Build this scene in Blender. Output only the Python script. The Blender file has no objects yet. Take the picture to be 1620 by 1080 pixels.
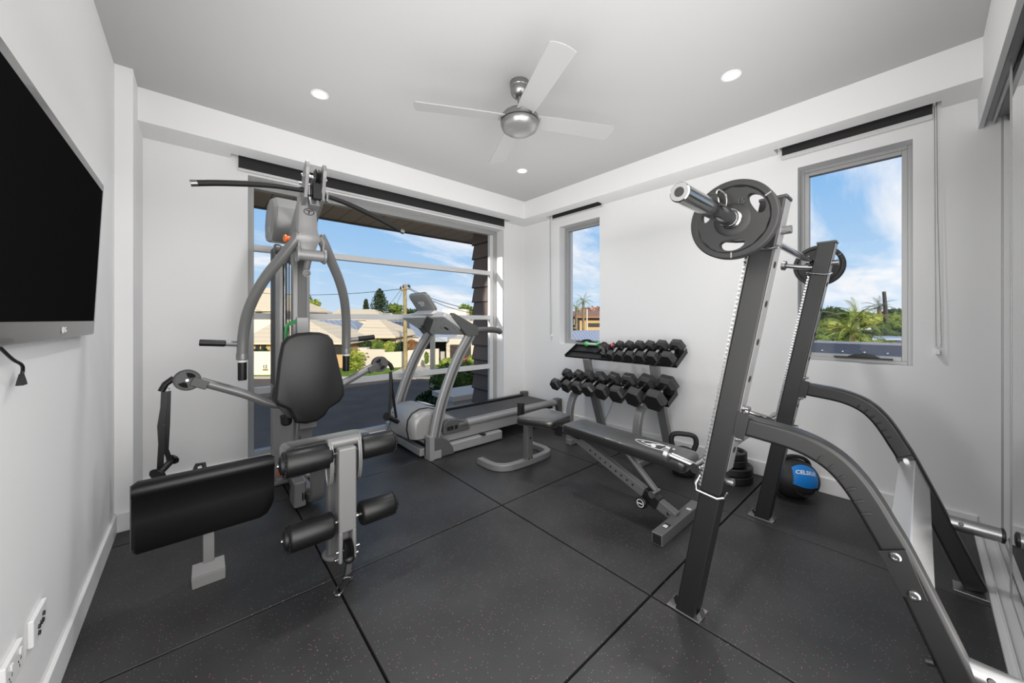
import bpy, bmesh, math, random
from mathutils import Vector as V, Matrix as Mx, Euler
R = math.radians
pi = math.pi
scene = bpy.context.scene
COL = scene.collection
rnd = random.Random(7)

# ------------------------------------------------------------------ materials
def lin(c):
    if isinstance(c, (int, float)): c = (c, c, c)
    o = []
    for x in c:
        x /= 255.0
        o.append(x / 12.92 if x <= 0.04045 else ((x + 0.055) / 1.055) ** 2.4)
    return (o[0], o[1], o[2], 1.0)

def mat(name, col, rough=0.5, metal=0.0, bump=None, var=None, spec=0.5, coat=0.0):
    m = bpy.data.materials.new(name); m.use_nodes = True
    n, l = m.node_tree.nodes, m.node_tree.links
    b = n['Principled BSDF']
    b.inputs['Base Color'].default_value = lin(col)
    b.inputs['Roughness'].default_value = rough
    b.inputs['Metallic'].default_value = metal
    b.inputs['Specular IOR Level'].default_value = spec
    b.inputs['Coat Weight'].default_value = coat
    if bump or var:
        tc = n.new('ShaderNodeTexCoord')
    if var:                                    # (scale, dark colour, light colour)
        t = n.new('ShaderNodeTexNoise'); t.inputs['Scale'].default_value = var[0]; t.inputs['Detail'].default_value = 4
        l.new(tc.outputs['Object'], t.inputs['Vector'])
        r = n.new('ShaderNodeValToRGB')
        r.color_ramp.elements[0].position = 0.32; r.color_ramp.elements[1].position = 0.68
        r.color_ramp.elements[0].color = lin(var[1]); r.color_ramp.elements[1].color = lin(var[2])
        l.new(t.outputs['Fac'], r.inputs['Fac']); l.new(r.outputs['Color'], b.inputs['Base Color'])
    if bump:                                   # (scale, strength)
        t2 = n.new('ShaderNodeTexNoise'); t2.inputs['Scale'].default_value = bump[0]; t2.inputs['Detail'].default_value = 3
        l.new(tc.outputs['Object'], t2.inputs['Vector'])
        bp = n.new('ShaderNodeBump'); bp.inputs['Strength'].default_value = bump[1]; bp.inputs['Distance'].default_value = 0.002
        l.new(t2.outputs['Fac'], bp.inputs['Height']); l.new(bp.outputs['Normal'], b.inputs['Normal'])
    return m

def emis(name, col, s):
    m = mat(name, col)
    b = m.node_tree.nodes['Principled BSDF']
    b.inputs['Emission Color'].default_value = lin(col); b.inputs['Emission Strength'].default_value = s
    return m

def glass(name, tint=(255, 255, 255), gloss=0.06):
    m = bpy.data.materials.new(name); m.use_nodes = True
    n, l = m.node_tree.nodes, m.node_tree.links
    n.clear()
    out = n.new('ShaderNodeOutputMaterial'); mix = n.new('ShaderNodeMixShader')
    tr = n.new('ShaderNodeBsdfTransparent'); gl = n.new('ShaderNodeBsdfGlossy')
    tr.inputs['Color'].default_value = lin(tint); gl.inputs['Roughness'].default_value = 0.0
    mix.inputs['Fac'].default_value = gloss
    l.new(tr.outputs[0], mix.inputs[1]); l.new(gl.outputs[0], mix.inputs[2]); l.new(mix.outputs[0], out.inputs['Surface'])
    return m

def rubber_floor(name):
    m = mat(name, 52, 0.5, spec=0.6)
    n, l = m.node_tree.nodes, m.node_tree.links
    b = n['Principled BSDF']
    tc = n.new('ShaderNodeTexCoord')
    big = n.new('ShaderNodeTexNoise'); big.inputs['Scale'].default_value = 2.2; big.inputs['Detail'].default_value = 5
    fine = n.new('ShaderNodeTexNoise'); fine.inputs['Scale'].default_value = 160; fine.inputs['Detail'].default_value = 3
    l.new(tc.outputs['Object'], big.inputs['Vector']); l.new(tc.outputs['Object'], fine.inputs['Vector'])
    r1 = n.new('ShaderNodeValToRGB'); r1.color_ramp.elements[0].color = lin(25); r1.color_ramp.elements[1].color = lin(48)
    r1.color_ramp.elements[0].position = .36; r1.color_ramp.elements[1].position = .66
    l.new(big.outputs['Fac'], r1.inputs['Fac'])
    mm = n.new('ShaderNodeMix'); mm.data_type = 'RGBA'; mm.blend_type = 'OVERLAY'; mm.inputs[0].default_value = 0.35
    l.new(r1.outputs['Color'], mm.inputs[6]); l.new(fine.outputs['Fac'], mm.inputs[7])
    last = mm.outputs[2]
    for sc, th, colr, keep in ((58, 0.085, (215, 80, 84), 0.95), (95, 0.11, (140, 140, 142), 0.88)):   # red and grey rubber flecks
        vo = n.new('ShaderNodeTexVoronoi'); vo.inputs['Scale'].default_value = sc; vo.voronoi_dimensions = '2D'
        l.new(tc.outputs['Object'], vo.inputs['Vector'])
        lt = n.new('ShaderNodeMath'); lt.operation = 'LESS_THAN'; lt.inputs[1].default_value = th
        l.new(vo.outputs['Distance'], lt.inputs[0])
        sp = n.new('ShaderNodeSeparateColor'); l.new(vo.outputs['Color'], sp.inputs[0])
        gt = n.new('ShaderNodeMath'); gt.operation = 'GREATER_THAN'; gt.inputs[1].default_value = keep
        l.new(sp.outputs[0], gt.inputs[0])
        mu = n.new('ShaderNodeMath'); mu.operation = 'MULTIPLY'
        l.new(lt.outputs[0], mu.inputs[0]); l.new(gt.outputs[0], mu.inputs[1])
        mx = n.new('ShaderNodeMix'); mx.data_type = 'RGBA'; mx.inputs[7].default_value = lin(colr)
        l.new(mu.outputs[0], mx.inputs[0]); l.new(last, mx.inputs[6]); last = mx.outputs[2]
    l.new(last, b.inputs['Base Color'])
    bp = n.new('ShaderNodeBump'); bp.inputs['Strength'].default_value = .35; bp.inputs['Distance'].default_value = .0015
    l.new(fine.outputs['Fac'], bp.inputs['Height']); l.new(bp.outputs['Normal'], b.inputs['Normal'])
    return m

def striped(name, c1, c2, scale, axis, rough=0.8, duty=.12, metal=0):
    """thin joint or shadow lines every 1/scale metres along an object axis"""
    m = mat(name, c1, rough, metal)
    n, l = m.node_tree.nodes, m.node_tree.links
    b = n['Principled BSDF']; tc = n.new('ShaderNodeTexCoord'); s = n.new('ShaderNodeSeparateXYZ')
    l.new(tc.outputs['Object'], s.inputs[0])
    mu = n.new('ShaderNodeMath'); mu.operation = 'MULTIPLY'; mu.inputs[1].default_value = scale
    fr = n.new('ShaderNodeMath'); fr.operation = 'FRACT'; lt = n.new('ShaderNodeMath'); lt.operation = 'LESS_THAN'; lt.inputs[1].default_value = duty
    l.new(s.outputs[axis], mu.inputs[0]); l.new(mu.outputs[0], fr.inputs[0]); l.new(fr.outputs[0], lt.inputs[0])
    mx = n.new('ShaderNodeMix'); mx.data_type = 'RGBA'
    mx.inputs[6].default_value = lin(c1); mx.inputs[7].default_value = lin(c2)
    l.new(lt.outputs[0], mx.inputs[0]); l.new(mx.outputs[2], b.inputs['Base Color'])
    return m

def leafmat(name, a, b_, scale=1.5):
    m = mat(name, a, 0.65, var=(scale, a, b_), spec=.25)
    return m

WHITE = mat('white_wall_paint', 234, 0.75, bump=(90, .05), spec=.25)
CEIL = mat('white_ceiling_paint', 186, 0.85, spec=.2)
TRIM = mat('white_gloss_trim', 232, 0.4)
FLOOR = rubber_floor('black_rubber_tile')
SEAM = mat('dark_floor_joint', 14, .9)
ALU = mat('grey_aluminium_frame', 168, 0.42, 0.25)
ALUW = mat('pale_aluminium_frame', 214, 0.45, 0.1)
GLASS = glass('clear_window_glass', gloss=.004)
TINT = glass('tinted_lower_glass', (232, 234, 238), 0.006)
BLIND = mat('charcoal_blind_fabric', 44, .8, bump=(400, .2))
MIRROR = mat('silvered_mirror', 240, 0.005, 1.0)
CHROME = mat('polished_chrome', 172, 0.1, 1.0)
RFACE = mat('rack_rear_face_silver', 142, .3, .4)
STEEL = mat('brushed_steel', 150, 0.3, 0.9, bump=(60, .03))
DKSTEEL = mat('dark_steel', 70, .35, .8)
SILVER = mat('silver_powder_coat', 128, 0.34, 0.25, spec=.5)
LEVER = mat('satin_silver_lever', 136, .38, .2)
LSILVER = mat('light_silver_plastic', 152, 0.38, 0.2)
MSILVER = mat('mid_grey_plastic', 84, .42)
CREASE = mat('shaded_crease', 20, .6)
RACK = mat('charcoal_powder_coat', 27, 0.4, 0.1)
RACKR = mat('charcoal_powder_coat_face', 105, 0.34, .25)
BLACK = mat('black_plastic', 16, 0.45)
PALES = mat('pale_silver_plastic', 205, .42, .1)
RUBBER = mat('black_rubber', 24, 0.6, bump=(300, .15))
HOLE = mat('dark_hole', 8, .9)
VINYL = mat('black_padded_vinyl', 13, 0.36, bump=(260, .15), spec=.4)
BENCHV = mat('glossy_black_vinyl', 24, 0.36, bump=(260, .05), spec=1.0, coat=.35)
BENCHV.node_tree.nodes['Principled BSDF'].inputs['Sheen Weight'].default_value = .25; BENCHV.node_tree.nodes['Principled BSDF'].inputs['Sheen Roughness'].default_value = .35
VINYLG = mat('charcoal_padded_vinyl', 27, 0.42, bump=(260, .25), spec=.5)
FOAM = mat('black_foam_sleeve', 14, 0.4, bump=(180, .3))
SCREEN = mat('black_tv_screen', 22, 0.5, spec=0.0)
TVF = mat('dark_grey_tv_bezel', 78, 0.25, .2, coat=.2)
WHITEP = mat('white_plastic', 235, .4)
PRINT = mat('white_print', 235, .6)
GREEN = mat('green_band_rubber', (58, 140, 82), .55)
ORANGE = mat('orange_plastic', (240, 110, 30), .4)
ORANGED = mat('orange_red_sticker', (214, 92, 50), .5)
BLUE = mat('bright_blue_rubber', (18, 128, 214), .5, bump=(150, .2))
NEONG = mat('light_green_vinyl', (92, 200, 110), .45)
NEONL = mat('pale_green_grip', (186, 222, 196), .45)
REDV = mat('coral_red_vinyl', (222, 84, 100), .45)
BLADE = mat('white_fan_blade', 168, .4)
LAMP = emis('downlight_glow', (255, 252, 245), 14)

# ------------------------------------------------------------------ mesh building
class G:
    """collects shapes (world coordinates); .obj() links them as ONE mesh object"""
    def __init__(s, mi=0):
        s.bm = bmesh.new(); s.mi = mi; s.M = Mx.Identity(4)
    def _v(s, p): return s.bm.verts.new(s.M @ V(p))
    def _f(s, vs):
        try:
            f = s.bm.faces.new(vs); f.material_index = s.mi; return f
        except ValueError: return None
    def hexa(s, P):
        v = [s._v(p) for p in P]
        for q in ((3, 2, 1, 0), (4, 5, 6, 7), (0, 1, 5, 4), (1, 2, 6, 5), (2, 3, 7, 6), (3, 0, 4, 7)): s._f([v[i] for i in q])
        return s
    def box(s, x0, x1, y0, y1, z0, z1):
        return s.hexa([(x0, y0, z0), (x1, y0, z0), (x1, y1, z0), (x0, y1, z0), (x0, y0, z1), (x1, y0, z1), (x1, y1, z1), (x0, y1, z1)])
    def cbox(s, c, d, rot=(0, 0, 0)):
        old = s.M; s.M = old @ Mx.Translation(V(c)) @ Euler(rot).to_matrix().to_4x4()
        s.box(-d[0] / 2, d[0] / 2, -d[1] / 2, d[1] / 2, -d[2] / 2, d[2] / 2); s.M = old; return s
    def sweep(s, pts, side, w, h, closed=False):
        """rectangular section: w along side (constant vector), h in the path plane"""
        pts = [V(p) for p in pts]; side = V(side).normalized(); n = len(pts); rings = []
        for i, p in enumerate(pts):
            if closed: t = (pts[(i + 1) % n] - pts[i - 1])
            else: t = (pts[min(i + 1, n - 1)] - pts[max(i - 1, 0)])
            t.normalize(); u = t.cross(side).normalized()
            k = 1.0
            if (closed or 0 < i < n - 1):
                a = (pts[(i + 1) % n] - p).normalized(); c = max(.4, a.dot(t)); k = 1 / c
            hh = h[i] if isinstance(h, (list, tuple)) else h
            rings.append([s._v(p + side * (a_ * w / 2) + u * (b_ * hh * k / 2)) for a_, b_ in ((-1, -1), (1, -1), (1, 1), (-1, 1))])
        m = n if closed else n - 1
        for i in range(m):
            A, B = rings[i], rings[(i + 1) % n]
            for j in range(4): s._f([A[j], A[(j + 1) % 4], B[(j + 1) % 4], B[j]])
        if not closed: s._f(rings[0][::-1]); s._f(rings[-1])
        return s
    def bar(s, p, q, side, w, h): return s.sweep([p, q], side, w, h)
    def tube(s, pts, r, n=14, closed=False, cap=True, flat=1.0):
        pts = [V(p) for p in pts]; N = len(pts); rings = []; up = None
        for i, p in enumerate(pts):
            if closed: t = pts[(i + 1) % N] - pts[i - 1]
            else: t = pts[min(i + 1, N - 1)] - pts[max(i - 1, 0)]
            t.normalize()
            if up is None:
                up = V((0, 0, 1)) if abs(t.z) < .9 else V((1, 0, 0))
            u = (up - t * up.dot(t)).normalized(); up = u; w = t.cross(u)
            rr = r[i] if isinstance(r, (list, tuple)) else r
            rings.append([s._v(p + (u * math.cos(a) + w * math.sin(a) * flat) * rr) for a in [2 * pi * k / n for k in range(n)]])
        for i in range(N if closed else N - 1):
            A, B = rings[i], rings[(i + 1) % N]
            for k in range(n): s._f([A[k], A[(k + 1) % n], B[(k + 1) % n], B[k]])
        if cap and not closed: s._f(rings[0][::-1]); s._f(rings[-1])
        return s
    def lathe(s, prof, c, axis=(0, 0, 1), n=32, cap=True):
        """prof: (radius, height along axis)"""
        c = V(c); ax = V(axis).normalized(); u = ax.orthogonal().normalized(); w = ax.cross(u); rings = []
        for r, z in prof:
            if r < 1e-6: rings.append([s._v(c + ax * z)])
            else: rings.append([s._v(c + ax * z + (u * math.cos(2 * pi * k / n) + w * math.sin(2 * pi * k / n)) * r) for k in range(n)])
        for A, B in zip(rings, rings[1:]):
            for k in range(n):
                a0, a1, b0, b1 = A[k % len(A)], A[(k + 1) % len(A)], B[k % len(B)], B[(k + 1) % len(B)]
                if len(A) == 1 and len(B) == 1: continue
                if len(A) == 1: s._f([a0, b1, b0])
                elif len(B) == 1: s._f([a0, a1, b0])
                else: s._f([a0, a1, b1, b0])
        if cap and len(rings[0]) > 1: s._f(rings[0][::-1])
        if cap and len(rings[-1]) > 1: s._f(rings[-1])
        return s
    def cyl(s, p, q, r, n=20):
        p, q = V(p), V(q); return s.lathe([(r, 0), (r, (q - p).length)], p, q - p, n)
    def prism(s, poly, o, ux, uy, th):
        """2D polygon in frame (ux, uy) at o, extruded th along ux x uy"""
        o, ux, uy = V(o), V(ux), V(uy); w = ux.cross(uy).normalized() * th
        a = [s._v(o + ux * x + uy * y) for x, y in poly]; b = [s._v(o + ux * x + uy * y + w) for x, y in poly]
        s._f(a[::-1]); s._f(b); n = len(poly)
        for i in range(n): s._f([a[i], a[(i + 1) % n], b[(i + 1) % n], b[i]])
        return s
    def loft(s, rings):
        rs = [[s._v(p) for p in r] for r in rings]; n = len(rs[0])
        for A, B in zip(rs, rs[1:]):
            for k in range(n): s._f([A[k], A[(k + 1) % n], B[(k + 1) % n], B[k]])
        s._f(rs[0][::-1]); s._f(rs[-1]); return s
    def hull(s, P):
        b2 = bmesh.new(); vs = [b2.verts.new(s.M @ V(p)) for p in P]
        r = bmesh.ops.convex_hull(b2, input=vs)
        mp = {}
        for f in b2.faces:
            q = []
            for v in f.verts:
                if v not in mp: mp[v] = s.bm.verts.new(v.co)
                q.append(mp[v])
            s._f(q)
        b2.free(); return s
    def sphere(s, c, r, n=20):
        if not isinstance(r, (tuple, list)): r = (r, r, r)
        old = s.M; s.M = old @ Mx.Translation(V(c)) @ Mx.Diagonal((r[0], r[1], r[2], 1))
        m = n // 2
        s.lathe([(math.sin(pi * i / m), -math.cos(pi * i / m)) for i in range(m + 1)], (0, 0, 0), (0, 0, 1), n); s.M = old; return s
    def quad(s, a, b, c, d): s._f([s._v(p) for p in (a, b, c, d)]); return s
    def obj(s, name, mats, parent=None, bev=0, seg=2, smooth=True, ang=35, recalc=True):
        bm = s.bm
        if recalc: bmesh.ops.recalc_face_normals(bm, faces=bm.faces)
        if parent is not None:
            off = V((0, 0, 0)); p = parent
            while p: off += p.location; p = p.parent
            bmesh.ops.translate(bm, vec=-off, verts=bm.verts)
        me = bpy.data.meshes.new(name); bm.to_mesh(me); bm.free()
        for m in (mats if isinstance(mats, (list, tuple)) else [mats]): me.materials.append(m)
        o = bpy.data.objects.new(name, me); COL.objects.link(o)
        if parent is not None: o.parent = parent
        if smooth:
            me.polygons.foreach_set('use_smooth', [True] * len(me.polygons)); me.set_sharp_from_angle(angle=R(ang))
        if bev:
            md = o.modifiers.new('round', 'BEVEL'); md.width = bev; md.segments = seg; md.limit_method = 'ANGLE'; md.angle_limit = R(40)
            md.harden_normals = True
        return o

def text_mesh(txt, size, o, ux, uy, ext=.0006, shear=0, space=1.0, bold=0):
    """G holding lettering laid in frame (ux,uy) centred at o"""
    cu = bpy.data.curves.new('t', 'FONT'); cu.body = txt; cu.size = size; cu.align_x = 'CENTER'; cu.align_y = 'CENTER'
    cu.extrude = ext; cu.shear = shear; cu.offset = bold; cu.space_character = space; cu.resolution_u = 3
    t = bpy.data.objects.new('t', cu); COL.objects.link(t)
    dg = bpy.context.evaluated_depsgraph_get(); dg.update()
    me = bpy.data.meshes.new_from_object(t.evaluated_get(dg))
    bpy.data.objects.remove(t); bpy.data.curves.remove(cu)
    g = G(); g.bm.from_mesh(me); bpy.data.meshes.remove(me)
    ux, uy = V(ux).normalized(), V(uy).normalized(); w = ux.cross(uy)
    M = Mx((ux, uy, w)).transposed().to_4x4(); M.translation = V(o)
    bmesh.ops.transform(g.bm, matrix=M, verts=g.bm.verts)
    return g

def tag(o, label, cat, group=None, kind=None):
    o['label'] = label; o['category'] = cat
    if group: o['group'] = group
    if kind: o['kind'] = kind
    return o
def thing(name, label, cat, loc=(0, 0, 0), group=None):
    o = bpy.data.objects.new(name, None); COL.objects.link(o); o.location = loc; o.empty_display_size = .1
    return tag(o, label, cat, group)
def struct(name, g, m, parent=None, **k):
    o = g.obj(name, m, parent, **k)
    if parent is None: o['kind'] = 'structure'
    return o
def copy_tree(o, parent=None):
    c = o.copy(); COL.objects.link(c)
    if parent is not None: c.parent = parent
    for ch in list(o.children): copy_tree(ch, c)
    return c
def arc(c, r, a0, a1, n, ux, uy):
    c, ux, uy = V(c), V(ux), V(uy)
    return [c + ux * (r * math.cos(R(a0 + (a1 - a0) * i / n))) + uy * (r * math.sin(R(a0 + (a1 - a0) * i / n))) for i in range(n + 1)]
def smooth(P, n=6):
    """Catmull-Rom through points"""
    P = [V(p) for p in P]; Q = [P[0] * 2 - P[1]] + P + [P[-1] * 2 - P[-2]]; out = []
    for i in range(1, len(Q) - 2):
        for k in range(n):
            t = k / n; a, b, c, d = Q[i - 1], Q[i], Q[i + 1], Q[i + 2]
            out.append(.5 * ((2 * b) + (c - a) * t + (2 * a - 5 * b + 4 * c - d) * t * t + (3 * b - a - 3 * c + d) * t ** 3))
    return out + [P[-1]]
# ================================================================== ROOM (x: along the big window wall, y: into the room, z up)
TX, RX, BY, MY = -0.347, 3.25, 3.437, -0.245      # tv wall, side window wall, big window wall, mirror plane
ZC, ZS = 2.613, 2.408                             # ceiling, bulkhead soffit
# ---- floor: one-metre rubber tiles on a slab
g = G(); xs = [TX, .472, 1.472, 2.472, RX]; ys = [-.34, .766, 1.766, 2.766, BY]
for i in range(4):
    for j in range(4):
        g.box(xs[i] + .004, xs[i + 1] - .004, ys[j] + .004, ys[j + 1] - .004, -.022, 0)
g.mi = 1; g.box(TX - .2, RX + .2, -.6, BY + .25, -.25, -.02)
struct('floor', g, [FLOOR, SEAM], bev=.003, seg=1)
# ---- ceiling and bulkheads with pockets for the blinds
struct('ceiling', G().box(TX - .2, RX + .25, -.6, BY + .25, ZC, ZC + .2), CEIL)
g = G()
g.box(-.272, RX, 3.155, 3.335, ZS, ZC)                       # big window bulkhead
g.box(-.272, .19, 3.335, BY, ZS, ZC); g.box(2.93, RX, 3.335, BY, ZS, ZC); g.box(.19, 2.93, 3.335, BY, 2.53, ZC)
struct('trim_1', g, WHITE)
g = G()
g.box(2.99, 3.135, -.21, 3.155, ZS, ZC)
for a, b in ((-.21, -.075), (.70, 2.205), (2.96, 3.155)): g.box(3.135, RX, a, b, ZS, ZC)
for a, b in ((-.075, .70), (2.205, 2.96)): g.box(3.135, RX, a, b, 2.53, ZC)
struct('trim_2', g, WHITE)
# ---- walls
struct('wall_left', G().box(TX - .2, TX, -.6, BY + .25, -.02, ZC), WHITE)
struct('trim_3', G().box(TX, -.272, 2.95, BY, 0, ZC), WHITE, bev=.003)          # nib beside the big window
WX0, WX1, WZ0, WZ1 = .30, 2.90, .06, 2.31
g = G(); y0, y1 = BY, BY + .25
g.box(TX, WX0, y0, y1, -.02, ZC); g.box(WX1, RX + .25, y0, y1, -.02, ZC); g.box(WX0, WX1, y0, y1, -.02, WZ0); g.box(WX0, WX1, y0, y1, WZ1, ZC)
struct('wall_back', g, WHITE)
W3, W2 = (.034, .583, .90, 2.275), (2.264, 2.828, .905, 2.288)
g = G(); x0, x1 = RX, RX + .25
g.box(x0, x1, -.6, W3[0], -.02, ZC); g.box(x0, x1, W3[1], W2[0], -.02, ZC); g.box(x0, x1, W2[1], BY, -.02, ZC)
for w in (W3, W2): g.box(x0, x1, w[0], w[1], -.02, w[2]); g.box(x0, x1, w[0], w[1], w[3], ZC)
struct('wall_right', g, WHITE)
struct('wall_front', G().box(TX, RX, -.6, -.34, -.02, ZC), WHITE)
# ---- pelmet, tracks and mirrored sliding doors
struct('trim_4', G().box(TX, RX, -.225, -.205, 2.235, ZC).box(TX, RX, -.34, -.225, 2.30, 2.33), WHITE, bev=.002)
struct('trim_5', G().box(TX, RX, -.338, -.228, 2.272, 2.30).box(TX, RX, -.26, -.25, 2.24, 2.275).box(TX, RX, -.33, -.19, 0, .018).box(TX, RX, -.262, -.252, .018, .03).box(TX, RX, -.215, -.208, .018, .026), ALUW, bev=.001)
d1 = struct('door_1', G().box(-.30, 2.545, -.25, MY, .04, 2.262), MIRROR)
struct('door_frame', G().box(2.545, 2.552, -.256, -.242, .03, 2.268).box(-.31, 2.552, -.254, -.244, .03, .045), ALU, d1, bev=.002)
d2 = struct('door_2', G().box(1.7, 3.232, -.29, -.284, .04, 2.262), MIRROR)
struct('door_frame', G().box(3.232, 3.24, -.296, -.28, .03, 2.268).box(1.7, 3.232, -.292, -.282, .03, .052), ALU, d2, bev=.002)
# ---- skirting boards
struct('baseboard_left', G().box(TX, TX + .014, -.20, 2.95, 0, .105).box(TX, -.258, 2.936, 2.95, 0, .105).box(-.272, -.258, 2.95, BY, 0, .105), TRIM, bev=.003)
struct('baseboard_back', G().box(-.258, RX, BY - .014, BY, 0, .115), TRIM, bev=.003)
struct('baseboard_right', G().box(RX - .014, RX, -.205, BY - .014, 0, .105), TRIM, bev=.003)

# ---- windows
def frame4(g, plane, a0, a1, z0, z1, d0, d1, w):
    """picture frame; plane 'y': a along x, depth along y; 'x': a along y, depth along x"""
    for p in ((a0, a0 + w, z0, z1), (a1 - w, a1, z0, z1), (a0 + w, a1 - w, z0, z0 + w), (a0 + w, a1 - w, z1 - w, z1)):
        if plane == 'y': g.box(p[0], p[1], d0, d1, p[2], p[3])
        else: g.box(d0, d1, p[0], p[1], p[2], p[3])
    return g
w1 = struct('window_1', frame4(G(), 'y', WX0, WX1, WZ0, WZ1, 3.575, 3.64, .052), ALU, bev=.002)
struct('window_frame', G().box(WX1 - .105, WX1 - .052, 3.585, 3.63, WZ0 + .05, WZ1 - .05), ALUW, w1, bev=.002)
for z in (1.775, 1.215, .60): struct('transom', G().box(WX0 + .052, WX1 - .105, 3.578, 3.635, z - .026, z + .026), ALUW, w1, bev=.002)
zz = [WZ0 + .052, .574, 1.189, 1.749, WZ1 - .052]
for k in range(4):
    struct('pane', G().box(WX0 + .052, WX1 - .105, 3.602, 3.606, zz[k] + (.052 if k else 0), zz[k + 1] if k < 3 else zz[4]), TINT if k == 0 else GLASS, w1)
struct('window_sill', G().box(WX0, WX1, BY, 3.575, WZ0 - .0, WZ0 + .012), TRIM, w1)
for nm, w in (('window_2', W2), ('window_3', W3)):
    o = struct(nm, frame4(G(), 'x', w[0], w[1], w[2], w[3], 3.345, 3.41, .022), ALU, bev=.002)
    struct('sash', frame4(G(), 'x', w[0] + .0215, w[1] - .0215, w[2] + .0215, w[3] - .0215, 3.352, 3.40, .026), ALU, o, bev=.002)
    struct('pane', G().box(3.374, 3.378, w[0] + .05, w[1] - .05, w[2] + .05, w[3] - .05), GLASS, o)
    ym = (w[0] + w[1]) / 2 - .06
    gg = G().box(3.318, 3.35, ym - .13, ym + .15, w[2] + .028, w[2] + .036)
    gg.loft([[(3.322, ym + a, w[2] + .036), (3.348, ym + a, w[2] + .036), (3.345, ym + a, w[2] + .036 + h), (3.326, ym + a, w[2] + .036 + h)] for a, h in ((-.07, .004), (-.04, .022), (.0, .026), (.05, .02), (.08, .004))])
    struct('winder', gg, BLACK, o, bev=.002)

# ---- roller blinds in the pockets
def blind(label, axis, a0, a1, zb, zw, chain=None):
    def bx(g, p0, p1, d0, d1, z0, z1):            # along wall, depth from the wall face
        return g.box(p0, p1, BY - d1, BY - d0, z0, z1) if axis == 'x' else g.box(RX - d1, RX - d0, p0, p1, z0, z1)
    t = thing('roller_blind', label, 'blind', ((a0 + a1) / 2, BY - .05, zw) if axis == 'x' else (RX - .05, (a0 + a1) / 2, zw))
    r = .034; zc = 2.47; gb = bx(G(), a0, a1, .012, .015, zb, zc)
    if axis == 'x': gb.cyl((a0, BY - .05, zc), (a1, BY - .05, zc), r)
    else: gb.cyl((RX - .05, a0, zc), (RX - .05, a1, zc), r)
    gb.obj('blind_fabric', BLIND, t)
    bx(G(), a0 - .002, a1 + .002, .006, .022, zw, zb).obj('bottom_rail', ALUW, t, bev=.002)
    for e in (a0 - .012, a1 + .004): bx(G(), e, e + .008, .005, .09, 2.425, 2.52).obj('bracket', WHITEP, t, bev=.001)
    if chain is not None:
        P = [(RX - .03, chain, 2.45), (RX - .03, chain - .002, 1.8), (RX - .03, chain - .006, 1.03), (RX - .03, chain - .015, 1.012), (RX - .03, chain - .026, 1.03), (RX - .03, chain - .012, 1.8), (RX - .03, chain - .008, 2.45)]
        ln = []
        for p, q in zip(P, P[1:]):
            p, q = V(p), V(q); k = max(2, int((q - p).length / .012)); ln += [p + (q - p) * (i / k) for i in range(k)]
        gc = G()
        for i, p in enumerate(ln): gc.lathe([(0, -.0025), (.0025, 0), (0, .0025)], p, (0, 0, 1), 5)
        gc.tube(ln[::4] + [P[-1]], .0009, 5)
        gc.obj('pull_chain', DKSTEEL, t)
        cl = G().box(RX - .035, RX, chain - .022, chain - .004, .985, 1.012); cl.obj('chain_clip', WHITEP, t, bev=.003)
    return t
blind('charcoal roller blind rolled up in the pocket above the wide four-pane window', 'x', .241, 2.895, 2.345, 2.325)
blind('narrow charcoal roller blind rolled up above the slim window over the dumbbell rack', 'y', 2.236, 2.925, 2.40, 2.385, 2.953)
blind('charcoal roller blind with long pull chain above the window behind the squat rack', 'y', -.042, .672, 2.384, 2.355, -.05)

# ---- recessed downlights
for x, y, lb in ((.588, 2.504, 'round recessed downlight in the ceiling above the multi-gym'), (2.354, .73, 'round recessed downlight in the ceiling above the squat rack'), (2.35, 2.514, 'round recessed downlight near the ceiling corner between the two window walls')):
    t = thing('downlight', lb, 'light', (x, y, ZC))
    G().lathe([(.038, -.004), (.052, -.004), (.052, 0), (.04, 0), (.038, -.004)], (x, y, ZC), (0, 0, 1), 32, False).obj('trim_ring', WHITEP, t)
    G().lathe([(0, -.0015), (.039, -.0015), (.039, -.003), (0, -.003)], (x, y, ZC), (0, 0, 1), 32).obj('lens', LAMP, t)

# ---- ceiling fan
FX, FY = 1.467, 1.592
t = thing('ceiling_fan', 'brushed steel ceiling fan with four white blades', 'fan', (FX, FY, ZC))
G().lathe([(.0, 0), (.058, 0), (.058, -.028), (.055, -.032), (.055, -.055), (.048, -.075), (.034, -.088), (.018, -.092), (0, -.092)], (FX, FY, ZC), (0, 0, 1), 40).obj('canopy', STEEL, t)
G().cyl((FX, FY, 2.42), (FX, FY, 2.53), .0125).lathe([(.026, 2.415 - ZC), (.026, 2.45 - ZC), (.018, 2.46 - ZC)], (FX, FY, ZC)).obj('down_rod', STEEL, t)
hs = G(); hs.lathe([(0, 2.43), (.06, 2.43), (.1, 2.42), (.112, 2.405), (.112, 2.378), (.114, 2.370), (.114, 2.355), (.104, 2.332), (.075, 2.313), (.035, 2.303), (0, 2.301)], (FX, FY, 0), (0, 0, 1), 48)
hs = hs.obj('motor_housing', STEEL, t, ang=50)
G().lathe([(.111, 2.377), (.1152, 2.377), (.1152, 2.371), (.111, 2.371), (.111, 2.377)], (FX, FY, 0), (0, 0, 1), 48, False).obj('housing_ring', DKSTEEL, hs)
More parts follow.
